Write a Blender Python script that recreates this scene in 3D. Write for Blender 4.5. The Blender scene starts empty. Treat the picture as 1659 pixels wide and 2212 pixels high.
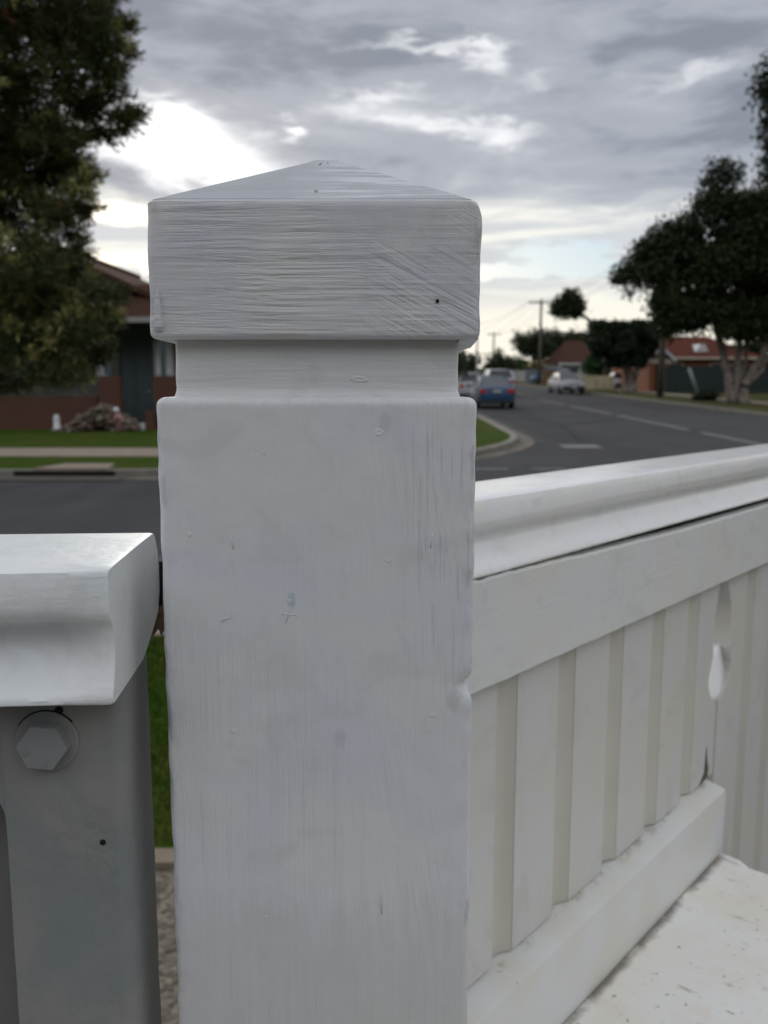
import bpy, math, random
import numpy as np
from mathutils import Matrix, Vector, noise as mnoise

random.seed(7)
rng = np.random.default_rng(7)
S = bpy.context.scene
R = math.radians
CAMZ = 1.75
FPX = 1830.0                        # focal length for a 1659 x 2212 picture
PITCH = math.atan((1106 - 795) / FPX)
FTILT = R(7.875)                    # pitch of the view against the (slightly leaning) fence

# ------------------------------------------------------------------ camera
cam = bpy.data.cameras.new("camera")
cam.sensor_fit = 'VERTICAL'
cam.sensor_height = 36.0
cam.sensor_width = 27.0
cam.lens = 36.0 * FPX / 2212.0
cam.clip_start = 0.02
cam.clip_end = 3000
cam.dof.use_dof = True
cam.dof.focus_distance = 0.335
cam.dof.aperture_fstop = 16.0
camo = bpy.data.objects.new("camera", cam)
camo.location = (0, 0, CAMZ)
camo.rotation_euler = (R(90) - PITCH, 0, 0)
S.collection.objects.link(camo)
S.camera = camo

S.view_settings.view_transform = 'Standard'
S.view_settings.look = 'None'
S.view_settings.exposure = 0.0
S.view_settings.gamma = 1.0


def pix(px, py):
    """direction in the world of a picture point"""
    u = (px - 829.5) / FPX
    v = (1106 - py) / FPX
    return np.array([u, math.cos(PITCH) + v * math.sin(PITCH), -math.sin(PITCH) + v * math.cos(PITCH)])


def at(px, py, Y):
    """world point seen at a picture point, on the vertical plane y = Y"""
    d = pix(px, py)
    p = d * (Y / d[1])
    return (p[0], Y, p[2] + CAMZ)


def azel(px, py):
    d = pix(px, py)
    d = d / np.linalg.norm(d)
    return math.atan2(d[0], d[1]), math.asin(d[2])


# ------------------------------------------------------------------ node helper
class N:
    """tiny node-expression builder"""
    def __init__(s, tree):
        s.t = tree

    def new(s, typ, **kw):
        n = s.t.nodes.new(typ)
        for k, v in kw.items():
            setattr(n, k, v)
        return n

    def put(s, sock, val):
        if isinstance(val, bpy.types.NodeSocket):
            s.t.links.new(val, sock)
        else:
            sock.default_value = val

    def m(s, op, a, b=0.0, c=0.0, clamp=False):
        n = s.new('ShaderNodeMath', operation=op)
        n.use_clamp = clamp
        s.put(n.inputs[0], a)
        s.put(n.inputs[1], b)
        s.put(n.inputs[2], c)
        return n.outputs[0]

    def step(s, x, lo, hi):
        n = s.new('ShaderNodeMapRange', interpolation_type='SMOOTHSTEP')
        s.put(n.inputs[0], x)
        s.put(n.inputs[1], lo)
        s.put(n.inputs[2], hi)
        n.inputs[3].default_value = 0.0
        n.inputs[4].default_value = 1.0
        return n.outputs[0]

    def mix(s, f, a, b):
        n = s.new('ShaderNodeMix', data_type='RGBA')
        n.clamp_factor = True
        s.put(n.inputs[0], f)
        for sock, v in ((n.inputs[6], a), (n.inputs[7], b)):
            if isinstance(v, (tuple, list)) and len(v) == 3:
                v = (*v, 1.0)
            s.put(sock, v)
        return n.outputs[2]

    def noise(s, vec, scale, detail=4.0, rough=0.55, dist=0.0):
        n = s.new('ShaderNodeTexNoise')
        if vec is not None:
            s.put(n.inputs['Vector'], vec)
        n.inputs['Scale'].default_value = scale
        n.inputs['Detail'].default_value = detail
        n.inputs['Roughness'].default_value = rough
        n.inputs['Distortion'].default_value = dist
        return n.outputs[0]

    def mapping(s, vec, scale=(1, 1, 1), loc=(0, 0, 0), rot=(0, 0, 0)):
        n = s.new('ShaderNodeMapping')
        s.put(n.inputs['Vector'], vec)
        n.inputs['Scale'].default_value = scale
        n.inputs['Location'].default_value = loc
        n.inputs['Rotation'].default_value = rot
        return n.outputs[0]

    def combine(s, x, y, z):
        n = s.new('ShaderNodeCombineXYZ')
        s.put(n.inputs[0], x); s.put(n.inputs[1], y); s.put(n.inputs[2], z)
        return n.outputs[0]

    def sep(s, vec):
        n = s.new('ShaderNodeSeparateXYZ')
        s.put(n.inputs[0], vec)
        return n.outputs


# ------------------------------------------------------------------ sky
SUN_PX = (440, 295)
sun_az, sun_el = azel(*SUN_PX)


def build_world():
    w = bpy.data.worlds.new("World")
    S.world = w
    w.use_nodes = True
    t = w.node_tree
    t.nodes.clear()
    q = N(t)
    out = q.new('ShaderNodeOutputWorld')
    bg = q.new('ShaderNodeBackground')
    t.links.new(bg.outputs[0], out.inputs[0])
    sky = q.new('ShaderNodeTexSky', sky_type='NISHITA')
    sky.sun_disc = False
    sky.sun_elevation = sun_el
    sky.sun_rotation = sun_az
    d = q.new('ShaderNodeTexCoord').outputs['Generated']
    nrm = q.new('ShaderNodeVectorMath', operation='NORMALIZE')
    t.links.new(d, nrm.inputs[0])
    d = nrm.outputs[0]
    x, y, z = q.sep(d)
    az = q.m('ARCTAN2', x, y)
    el = q.m('ARCSINE', z)
    # cloud layers: slanting banks, long soft streaks, fine ragged edges
    ang = q.combine(az, q.m('MULTIPLY', el, 1.0), 0.0)
    w1 = q.noise(q.mapping(ang, (3.0, 7.0, 1), (1.7, 0.4, 0.3), (0, 0, R(9))), 1.6, 3.0, 0.5)
    big = q.noise(q.mapping(ang, (2.3, 8.5, 1), (5.2, 2.1, 0.0), (0, 0, R(12))), 1.5, 7.0, 0.55, 0.35)
    mid = q.noise(q.mapping(ang, (4.2, 15.0, 1), (2.4, 8.3, 1.0), (0, 0, R(16))), 1.7, 7.0, 0.58, 0.5)
    fine_ = q.noise(q.mapping(ang, (9.0, 26.0, 1), (0.4, 3.3, 2.0), (0, 0, R(14))), 2.0, 6.0, 0.6, 0.3)
    waz = q.m('ADD', az, q.m('MULTIPLY', q.m('SUBTRACT', mid, 0.5), 0.16))
    wel = q.m('ADD', el, q.m('MULTIPLY', q.m('SUBTRACT', fine_, 0.5), 0.055))

    def blob(px, py, sx, sy, tilt=0.0):
        a0, e0 = azel(px, py)
        dx = q.m('SUBTRACT', waz, a0)
        dy = q.m('SUBTRACT', wel, e0)
        if tilt:
            c, s_ = math.cos(tilt), math.sin(tilt)
            dx, dy = (q.m('ADD', q.m('MULTIPLY', dx, c), q.m('MULTIPLY', dy, s_)),
                      q.m('SUBTRACT', q.m('MULTIPLY', dy, c), q.m('MULTIPLY', dx, s_)))
        a = q.m('POWER', q.m('ABSOLUTE', q.m('DIVIDE', dx, sx / FPX)), 2.0)
        b = q.m('POWER', q.m('ABSOLUTE', q.m('DIVIDE', dy, sy / FPX)), 2.0)
        return q.m('EXPONENT', q.m('MULTIPLY', q.m('ADD', a, b), -1.0))

    tone = q.m('ADD', q.m('MULTIPLY', big, 0.62), q.m('MULTIPLY', mid, 0.38))
    tone = q.m('ADD', q.m('MULTIPLY', tone, 0.9), q.m('MULTIPLY', fine_, 0.10))
    # the deck is heavier toward the top of the view
    tone = q.m('SUBTRACT', tone, q.m('MULTIPLY', q.step(el, R(12), R(24)), 0.085))
    col = q.mix(q.step(tone, 0.36, 0.50), (0.262, 0.290, 0.348), (0.418, 0.446, 0.508))
    col = q.mix(q.step(tone, 0.49, 0.66), col, (0.62, 0.645, 0.69))
    total = None
    for px, py, sx, sy, g, tl in [(395, 315, 165, 60, 2.0, -0.12), (330, 255, 95, 42, 1.3, 0.0), (618, 282, 26, 14, 1.5, 0.0),
                                  (900, 98, 190, 14, .95, 0.0), (1062, 140, 46, 36, .95, 0.75), (800, 208, 110, 20, .95, .05),
                                  (920, 268, 200, 18, .85, -.1), (1090, 295, 70, 24, .65, 0), (1500, 150, 130, 18, .7, .12),
                                  (520, 385, 180, 40, .5, 0), (1150, 172, 70, 14, .55, .3), (260, 620, 160, 26, .6, 0)]:
        b_ = q.m('MULTIPLY', blob(px, py, sx, sy, tl), g)
        total = b_ if total is None else q.m('ADD', total, b_)
    total = q.m('MULTIPLY', total, q.m('ADD', 0.42, q.m('MULTIPLY', mid, 1.05)))
    col = q.mix(q.step(total, 0.06, 1.45), col, (1.12, 1.13, 1.15))
    # pale clear band above the roofs, with a ragged cloud base over it
    edge = q.m('ADD', el, q.m('MULTIPLY', q.m('SUBTRACT', mid, 0.5), 0.085))
    lowf = q.m('SUBTRACT', 1.0, q.step(edge, R(9.3), R(11.2)))
    streak = q.step(q.noise(q.mapping(ang, (3.2, 22.0, 1), (4.0, 0.7, 0.3), (0, 0, R(4))), 1.7, 6.0, 0.55, 0.5), 0.40, 0.62)
    warm = q.mix(streak, (0.66, 0.69, 0.72), (0.96, 0.95, 0.89))
    warm = q.mix(q.step(el, R(6.0), R(2.5)), warm, (1.00, 0.965, 0.845))
    clear = q.new('ShaderNodeMix', data_type='RGBA')
    clear.inputs[0].default_value = 0.35
    q.put(clear.inputs[6], (0.47, 0.66, 0.86, 1))
    skys = q.new('ShaderNodeVectorMath', operation='SCALE')
    t.links.new(sky.outputs[0], skys.inputs[0])
    skys.inputs['Scale'].default_value = 0.10
    t.links.new(skys.outputs[0], clear.inputs[7])
    blue = q.m('ADD', blob(1235, 548, 85, 22), blob(1150, 585, 170, 13))
    blue = q.m('ADD', blue, blob(1310, 580, 60, 14))
    blue = q.m('ADD', blue, q.m('MULTIPLY', blob(255, 455, 90, 20), .7))
    blue = q.m('ADD', blue, q.m('MULTIPLY', blob(260, 560, 120, 16), .7))
    warm = q.mix(q.step(blue, 0.06, 0.48), warm, clear.outputs[2])
    col = q.mix(lowf, col, warm)
    # unseen sky shaped for lighting: bright ahead and beside, dark overhead and low behind
    hi = q.step(el, R(23), R(38))
    col = q.mix(hi, col, (.98, 1.02, 1.08))
    over = q.step(q.m('SUBTRACT', y, q.m('MULTIPLY', z, 0.42)), 0.12, -0.22)
    sides = q.mix(q.step(q.m('ABSOLUTE', x), 0.35, 0.85), (1.28, 1.32, 1.43), (1.55, 1.60, 1.68))
    backc = q.mix(q.step(el, R(13), R(36)), (0.06, 0.06, 0.063), sides)
    backc = q.mix(q.step(el, R(46), R(68)), backc, (0.35, 0.36, 0.39))
    col = q.mix(over, col, backc)
    # clear-sky light through the thin deck
    addn = q.new('ShaderNodeMix', data_type='RGBA', blend_type='MIX')
    addn.inputs[0].default_value = 0.02
    q.put(addn.inputs[6], col)
    t.links.new(skys.outputs[0], addn.inputs[7])
    t.links.new(addn.outputs[2], bg.inputs[0])
    bg.inputs[1].default_value = 1.0
    try:
        w.cycles.sampling_method = 'MANUAL'
        w.cycles.sample_map_resolution = 1024
    except Exception:
        pass


build_world()

sun = bpy.data.lights.new("sun", 'SUN')
sun.energy = 0.55
sun.angle = R(14)
sun.color = (1.0, 0.95, 0.87)
suno = bpy.data.objects.new("sun", sun)
sd = Vector((math.sin(sun_az) * math.cos(sun_el), math.cos(sun_az) * math.cos(sun_el), math.sin(sun_el)))
suno.rotation_euler = sd.to_track_quat('Z', 'Y').to_euler()
suno.location = (-3, 3, 8)
S.collection.objects.link(suno)

# ------------------------------------------------------------------ materials
MAT = {}


def material(name, build):
    if name in MAT:
        return MAT[name]
    m = bpy.data.materials.new(name)
    m.use_nodes = True
    t = m.node_tree
    q = N(t)
    b = t.nodes['Principled BSDF']
    build(q, b, q.new('ShaderNodeTexCoord').outputs['Object'])
    MAT[name] = m
    return m


def bump(q, b, h, strength=0.3, dist=0.001, prev=None):
    n = q.new('ShaderNodeBump')
    n.inputs['Strength'].default_value = strength
    n.inputs['Distance'].default_value = dist
    q.put(n.inputs['Height'], h)
    if prev is not None:
        q.put(n.inputs['Normal'], prev)
    q.put(b.inputs['Normal'], n.outputs[0])
    return n.outputs[0]


def plain(name, col, rough=0.6, var=0.15, scale=6.0, metal=0.0, spec=0.4, bmp=0.0):
    def f(q, b, oc):
        n = q.noise(oc, scale, 4.0, 0.6)
        lo = tuple(c * (1 - var) for c in col)
        hi = tuple(min(1, c * (1 + var)) for c in col)
        q.put(b.inputs['Base Color'], q.mix(q.step(n, .3, .7), lo, hi))
        b.inputs['Roughness'].default_value = rough
        b.inputs['Metallic'].default_value = metal
        b.inputs['Specular IOR Level'].default_value = spec
        if bmp:
            bump(q, b, n, bmp, 0.01)
    return material(name, f)


def paint(name, cool, warm, stretch, rough=0.42, stroke=0.55, fine=900.0, curve=0.0, specks=True, patch=16.0, thin=None, thin_box=None, diag=None, edge=None, stain=None, spots=(), lighter=None):
    """brushed house paint: strokes run along the axis whose stretch is small"""
    def f(q, b, oc):
        vec = oc
        # strokes wander slightly
        wob = q.noise(oc, 9.0, 2.0, 0.5)
        mp = q.mapping(oc, stretch)
        ad = q.new('ShaderNodeVectorMath', operation='ADD')
        q.put(ad.inputs[0], mp)
        sh = q.m('MULTIPLY', q.m('SUBTRACT', wob, 0.5), curve * 10)
        q.put(ad.inputs[1], q.combine(sh, sh, sh))
        st = q.noise(ad.outputs[0], fine, 3.0, 0.6)
        st2 = q.noise(ad.outputs[0], fine * 0.33, 3.0, 0.55)
        fl = q.noise(oc, 130.0, 4.0, 0.6)
        # strokes show strongly only in patches
        gate = q.step(q.noise(oc, 22.0, 3.0, 0.55), 0.36, 0.62)
        gate = q.m('ADD', 0.18, q.m('MULTIPLY', gate, 0.82))
        h = q.m('MULTIPLY', q.m('ADD', q.m('MULTIPLY', q.m('SUBTRACT', st, .5), 0.8), q.m('MULTIPLY', q.m('SUBTRACT', st2, .5), 1.3)), gate)
        if diag is not None:
            rv = q.mapping(q.mapping(oc, (1, 1, 1), (0, 0, 0), (0, R(diag), 0)), stretch)
            ds = q.noise(rv, fine * .6, 3.0, .6)
            gd = q.step(q.noise(oc, 15.0, 2.0, .5), .48, .60)
            gd = q.m('MULTIPLY', gd, q.step(q.sep(oc)[0], .012, .034))
            h = q.m('ADD', h, q.m('MULTIPLY', q.m('SUBTRACT', ds, .5), q.m('MULTIPLY', gd, 1.3)))
        n1 = bump(q, b, h, stroke, 0.0015)
        n1 = bump(q, b, fl, 0.26, 0.0013, n1)
        n1 = bump(q, b, q.noise(oc, 34.0, 3.0, .5), 0.22, 0.004, n1)
        vo = q.new('ShaderNodeTexVoronoi', feature='F1')
        q.put(vo.inputs['Vector'], oc)
        vo.inputs['Scale'].default_value = 95.0
        pim = q.m('SUBTRACT', 1.0, q.step(vo.outputs['Distance'], 0.05, 0.12))
        keep = q.step(q.noise(oc, 48.0, 2.0, 0.5), 0.63, 0.68)
        if specks:
            n1 = bump(q, b, q.m('MULTIPLY', pim, keep), 0.5, 0.0005, n1)
        pc = q.noise(oc, patch, 5.0, 0.55, 0.6)
        col = q.mix(q.step(pc, 0.36, 0.64), cool, warm)
        col = q.mix(q.m('MULTIPLY', q.step(q.noise(mp, 55.0, 3.0, .6), .5, .75), .18), col, tuple(c * .86 for c in cool))
        pc2 = q.noise(oc, patch * 2.6, 5.0, 0.6, 0.8)
        col = q.mix(q.m('MULTIPLY', q.step(pc2, .52, .66), .34), col, tuple(c * .80 for c in warm))
        if lighter is not None:
            lx, ly, lz = q.sep(oc)
            lm = q.step(q.noise(q.mapping(oc, (.05, .5, 1)), 420.0, 4.0, .6), .50, .62)
            lm = q.m('MULTIPLY', lm, q.step(q.m('ADD', lx, q.m('MULTIPLY', q.m('SUBTRACT', q.noise(oc, 30.0, 3.0, .5), .5), .08)), -.02, .02))
            col = q.mix(q.m('MULTIPLY', lm, .8), col, lighter)
        if stain is not None:
            sx_, sy_, sz_ = q.sep(oc)
            rag = q.m('ADD', sz_, q.m('MULTIPLY', q.m('SUBTRACT', q.noise(q.mapping(oc, (1, 1, .10)), 210.0, 4.0, .65), .5), .060))
            rag = q.m('ADD', rag, q.m('MULTIPLY', q.m('SUBTRACT', q.noise(oc, 22.0, 3.0, .5), .5), .05))
            col = q.mix(q.m('MULTIPLY', q.step(rag, stain + .014, stain - .016), .55), col, (.555, .55, .53))
            col = q.mix(q.m('MULTIPLY', q.step(rag, stain + .02, stain - .09), .6), col, (.46, .455, .435))
        for (px_, pz_, rad_, cc_) in spots:
            sx_, sy_, sz_ = q.sep(oc)
            dx_ = q.m('DIVIDE', q.m('SUBTRACT', sx_, px_), rad_)
            dz_ = q.m('DIVIDE', q.m('SUBTRACT', sz_, pz_), rad_ * 1.7)
            dd_ = q.m('ADD', q.m('ADD', q.m('MULTIPLY', dx_, dx_), q.m('MULTIPLY', dz_, dz_)), q.m('MULTIPLY', q.noise(oc, 300.0, 2.0, .5), .8))
            col = q.mix(q.m('MULTIPLY', q.step(dd_, 1.5, .5), .7), col, cc_)
        if edge is not None:
            ex, ey, ez = q.sep(oc)
            en = q.m('MULTIPLY', q.step(q.m('ABSOLUTE', ex), edge - .007, edge), q.step(q.noise(q.mapping(oc, (1, 1, .35)), 170.0, 4.0, .65), .52, .68))
            col = q.mix(q.m('MULTIPLY', en, .6), col, (.33, .34, .37))
        if thin is not None:
            lines = q.step(q.noise(ad.outputs[0], fine * 1.25, 3.0, .55), .52, .66)
            where = q.step(q.noise(oc, 13.0, 2.0, .5), .56, .68)
            if thin_box is not None:
                x, y, z = q.sep(oc)
                x0, x1, z0, z1 = thin_box
                inb = q.m('MULTIPLY', q.step(x, x0, x1), q.m('MULTIPLY', q.step(z, z0, z0 + .05), q.step(z, z1, z1 - .012)))
                where = q.m('MAXIMUM', q.m('MULTIPLY', where, .3), q.m('MULTIPLY', inb, q.step(q.noise(oc, 40.0, 3.0, .6), .36, .5)))
            col = q.mix(q.m('MULTIPLY', q.m('MULTIPLY', lines, where), .42), col, thin)
        q.put(b.inputs['Base Color'], col)
        b.inputs['Roughness'].default_value = rough
        b.inputs['Specular IOR Level'].default_value = 0.45
    return material(name, f)


WHITE_V = paint('white_paint_brushed_upright', (.625, .632, .668), (.665, .668, .65), (1, 1, .035), 0.5, 0.5, 600, 0.0003, thin=(.36, .38, .45), thin_box=(.024, .046, .845, .982), diag=9, edge=.0625,
                stain=.768, spots=[(-.0105, .904, .0022, (.40, .47, .52)), (.0085, .846, .0030, (.50, .51, .55)), (.027, .974, .0030, (.52, .52, .56)), (.0545, .862, .0035, (.50, .50, .50))])
WHITE_H = paint('white_paint_brushed_across', (.535, .545, .575), (.60, .59, .57), (.055, .4, 1), 0.6, .72, 640, 0.0006, patch=20, diag=-28, edge=.0635)
WHITE_N = paint('white_paint_neck', (.64, .65, .665), (.67, .66, .64), (.06, .4, 1), 0.42, 0.25, 600, 0.0004)
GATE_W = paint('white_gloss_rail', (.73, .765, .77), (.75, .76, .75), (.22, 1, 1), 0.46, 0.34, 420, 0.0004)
GATE_SHADED = paint('shaded_white_gate', (.195, .215, .21), (.25, .238, .225), (.7, 1, .5), 0.62, 0.55, 380, 0.0)  # white gate paint darkened, its shade put into the colour
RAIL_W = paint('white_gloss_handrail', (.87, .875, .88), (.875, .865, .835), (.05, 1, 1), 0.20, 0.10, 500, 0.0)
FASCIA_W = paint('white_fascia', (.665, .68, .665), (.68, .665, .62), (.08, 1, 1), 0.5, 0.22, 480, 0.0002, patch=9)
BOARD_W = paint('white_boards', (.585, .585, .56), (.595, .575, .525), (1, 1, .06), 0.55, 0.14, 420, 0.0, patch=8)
GROOVE = plain('cream_groove', (.55, .53, .46), 0.6, 0.03, 25)
DARK = plain('dark_hole_and_shade', (.008, .007, .006), 0.9, 0.0)
RAW = plain('weathered_wood', (.16, .11, .07), 0.85, 0.35, 120, bmp=.3)


def lowrail_mat(q, b, oc):
    x, y, z = q.sep(oc)
    pc = q.noise(oc, 14.0, 4.0, .6)
    col = q.mix(q.step(pc, .35, .65), (.66, .66, .65), (.64, .63, .56))
    yel = q.m('MULTIPLY', q.step(z, -.43, -.475), q.step(q.noise(oc, 20.0, 4.0, .6), .35, .6))
    col = q.mix(q.m('MULTIPLY', yel, .55), col, (.52, .50, .38))
    dirt = q.m('MULTIPLY', q.step(y, .004, .012), q.step(q.noise(oc, 55.0, 4.0, .65), .46, .62))
    col = q.mix(q.m('MULTIPLY', dirt, .5), col, (.30, .25, .18))
    q.put(b.inputs['Base Color'], col)
    b.inputs['Roughness'].default_value = .45
    bump(q, b, q.noise(oc, 110.0, 4.0, .6), .12, .001)


def bench_mat(q, b, oc):
    x, y, z = q.sep(oc)
    pc = q.noise(oc, 12.0, 5.0, .6)
    col = q.mix(q.step(pc, .35, .65), (.83, .82, .79), (.80, .77, .69))
    pk = q.step(q.noise(oc, 30.0, 3.0, .6), .52, .70)
    col = q.mix(q.m('MULTIPLY', pk, .4), col, (.78, .69, .61))
    st = q.noise(q.mapping(oc, (1, .38, 1), rot=(0, 0, R(35))), 105.0, 4.0, .6)
    wh = q.step(q.noise(oc, 16.0, 3.0, .55), .44, .66)
    col = q.mix(q.m('MULTIPLY', q.m('MULTIPLY', q.step(st, .60, .70), wh), .75), col, (.36, .29, .19))
    dots = q.step(q.noise(oc, 190.0, 2.0, .5), .69, .74)
    col = q.mix(q.m('MULTIPLY', dots, .7), col, (.28, .23, .13))
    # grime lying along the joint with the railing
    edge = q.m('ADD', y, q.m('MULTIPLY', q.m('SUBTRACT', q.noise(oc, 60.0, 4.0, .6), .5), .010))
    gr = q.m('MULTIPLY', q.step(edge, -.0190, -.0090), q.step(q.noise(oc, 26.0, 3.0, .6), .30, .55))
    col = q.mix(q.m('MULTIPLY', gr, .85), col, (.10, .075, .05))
    q.put(b.inputs['Base Color'], col)
    b.inputs['Roughness'].default_value = .5
    bump(q, b, q.noise(oc, 90.0, 5.0, .6), .2, .001)


LOWRAIL = material('white_lower_rail', lowrail_mat)
BENCH = material('white_dirty_bench', bench_mat)


def asphalt(name, col):
    def f(q, b, oc):
        n = q.noise(oc, 0.35, 5.0, .6)
        n2 = q.noise(q.mapping(oc, (1, 1, 1)), 45.0, 3.0, .7)
        c = q.mix(q.step(n, .3, .7), tuple(k * .85 for k in col), tuple(k * 1.15 for k in col))
        c = q.mix(q.m('MULTIPLY', n2, .35), c, tuple(k * .6 for k in col))
        pt = q.step(q.noise(oc, .22, 2.0, .4), .60, .62)
        c = q.mix(q.m('MULTIPLY', pt, .35), c, tuple(k * .6 for k in col))
        vo = q.new('ShaderNodeTexVoronoi', feature='DISTANCE_TO_EDGE')
        q.put(vo.inputs['Vector'], q.mapping(oc, (1, .55, 1)))
        vo.inputs['Scale'].default_value = .16
        cr = q.m('SUBTRACT', 1.0, q.step(q.m('ADD', vo.outputs['Distance'], q.m('MULTIPLY', q.m('SUBTRACT', n2, .5), .03)), .004, .018))
        c = q.mix(q.m('MULTIPLY', cr, .55), c, tuple(k * .35 for k in col))
        trk = q.step(q.noise(q.mapping(oc, (1.0, .06, 1)), .9, 4.0, .55), .45, .62)
        c = q.mix(q.m('MULTIPLY', trk, .28), c, tuple(k * 1.5 for k in col))
        q.put(b.inputs['Base Color'], c)
        b.inputs['Roughness'].default_value = .95
        b.inputs['Specular IOR Level'].default_value = .12
        bump(q, b, n2, .3, .01)
    return material(name, f)


def grass(name, a, c, d):
    def f(q, b, oc):
        n = q.noise(oc, 1.1, 5.0, .6)
        n2 = q.noise(oc, 26.0, 4.0, .7)
        col = q.mix(q.step(n, .35, .65), a, c)
        col = q.mix(q.m('MULTIPLY', q.step(n2, .45, .7), .6), col, d)
        q.put(b.inputs['Base Color'], col)
        b.inputs['Roughness'].default_value = 1.0
        b.inputs['Specular IOR Level'].default_value = .04
        bump(q, b, n2, .8, .04)
    return material(name, f)


ASPH = asphalt('asphalt_side', (.052, .052, .054))
ASPH2 = asphalt('asphalt_front', (.054, .054, .057))
GRASS = grass('mown_grass', (.036, .074, .007), (.066, .078, .016), (.022, .044, .005))
GRASS_D = grass('dry_verge_grass', (.060, .066, .020), (.085, .078, .036), (.042, .050, .016))
SOIL = plain('bare_ground', (.10, .085, .06), .95, .3, 2.0)
CONC = plain('kerb_concrete', (.20, .185, .155), .9, .18, 3.0)
CONC2 = plain('path_concrete', (.235, .185, .145), .9, .12, 2.0)
GUTT = plain('gutter_concrete', (.11, .095, .075), .9, .25, 2.0)
LINE = plain('road_line', (.17, .17, .168), .9, .25, 5.0)
LINE2 = plain('worn_road_line', (.12, .12, .12), .9, .3, 5.0)


def gravel_mat(q, b, oc):
    vo = q.new('ShaderNodeTexVoronoi', feature='F1')
    q.put(vo.inputs['Vector'], oc)
    vo.inputs['Scale'].default_value = 48.0
    h = q.new('ShaderNodeSeparateColor')
    q.put(h.inputs[0], vo.outputs['Color'])
    c = q.mix(h.outputs[0], (.070, .058, .042), (.235, .20, .15))
    q.put(b.inputs['Base Color'], c)
    b.inputs['Roughness'].default_value = .95
    bump(q, b, q.m('SUBTRACT', 1.0, vo.outputs['Distance']), .9, .012)


GRAVEL = material('gravel', gravel_mat)


def brick_mat(name, c1, c2, mortar, scale=1.0):
    def f(q, b, oc):
        br = q.new('ShaderNodeTexBrick')
        x, y, z = q.sep(oc)
        q.put(br.inputs['Vector'], q.combine(q.m('ADD', x, y), z, 0.0))
        br.inputs['Color1'].default_value = (*c1, 1)
        br.inputs['Color2'].default_value = (*c2, 1)
        br.inputs['Mortar'].default_value = (*mortar, 1)
        br.inputs['Scale'].default_value = scale
        br.inputs['Brick Width'].default_value = .24
        br.inputs['Row Height'].default_value = .086
        br.inputs['Mortar Size'].default_value = .008
        n = q.noise(oc, 1.2, 3.0, .6)
        q.put(b.inputs['Base Color'], q.mix(q.m('MULTIPLY', n, .5), br.outputs['Color'], tuple(k * .6 for k in c1)))
        b.inputs['Roughness'].default_value = .9
    return material(name, f)


def tile_mat(name, c1, c2):
    def f(q, b, oc):
        br = q.new('ShaderNodeTexBrick')
        x, y, z = q.sep(oc)
        q.put(br.inputs['Vector'], q.combine(q.m('ADD', x, q.m('MULTIPLY', y, .31)), q.m('MULTIPLY', z, 2.0), 0.0))
        br.inputs['Color1'].default_value = (*c1, 1)
        br.inputs['Color2'].default_value = (*c2, 1)
        br.inputs['Mortar'].default_value = (*[k * .35 for k in c1], 1)
        br.inputs['Brick Width'].default_value = .26
        br.inputs['Row Height'].default_value = .32
        br.inputs['Mortar Size'].default_value = .02
        q.put(b.inputs['Base Color'], br.outputs['Color'])
        b.inputs['Roughness'].default_value = 1.0
        b.inputs['Specular IOR Level'].default_value = .05
        bump(q, b, br.outputs['Fac'], -.6, .03)
    return material(name, f)


BRICK_R = brick_mat('dark_red_brick', (.125, .046, .028), (.095, .036, .023), (.09, .07, .052))
BRICK_O = brick_mat('orange_brick', (.36, .115, .05), (.30, .095, .045), (.25, .18, .13))
TILE_B = tile_mat('brown_roof_tile', (.085, .044, .031), (.070, .037, .028))
TILE_R = tile_mat('red_roof_tile', (.135, .046, .032), (.11, .038, .028))
TEAL = plain('teal_boards', (.050, .085, .092), .6, .12, 2.0)
TEAL_D = plain('dark_teal_door', (.060, .082, .084), .6, .1, 2.0)
CREAM = plain('cream_trim', (.55, .50, .38), .6, .1, 3.0)
OFFWHITE = plain('offwhite_trim', (.62, .63, .64), .5, .08, 3.0)
GUTTER = plain('gutter_metal', (.33, .31, .31), .5, .08, 3.0)
GLASS = plain('dark_glass', (.02, .024, .028), .38, .0, 3.0, spec=.8)
BLIND = plain('white_blind', (.85, .88, .90), .7, .06, 3.0)
PALING = plain('brown_paling', (.17, .105, .055), .9, .25, 3.0)
GREENF = plain('dark_green_sheet', (.022, .038, .034), .5, .1, 2.0)
CREAMF = plain('cream_fence', (.50, .45, .30), .8, .12, 2.0)
GREYF = plain('grey_blue_sheet', (.16, .18, .20), .6, .1, 2.0)
PALEW = plain('pale_wall', (.42, .42, .39), .8, .15, 2.0)
POLEW = plain('grey_pole_timber', (.125, .110, .095), .9, .25, 3.0)
STEEL = plain('galvanised_steel', (.36, .37, .38), .5, .12, 3.0, metal=.3)
WIREM = plain('wire_black', (.03, .03, .03), .6, 0)
BARK = plain('grey_bark', (.215, .180, .150), .95, .35, 5.0, bmp=.5)
BARK_D = plain('dark_bark', (.055, .045, .037), .95, .35, 5.0, bmp=.5)


def leaf(name, a, c, sc=1.6, rough=.55):
    def f(q, b, oc):
        n = q.noise(oc, sc, 3.0, .6)
        q.put(b.inputs['Base Color'], q.mix(q.step(n, .35, .65), a, c))
        b.inputs['Roughness'].default_value = rough
        b.inputs['Specular IOR Level'].default_value = .2
    return material(name, f)


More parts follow.
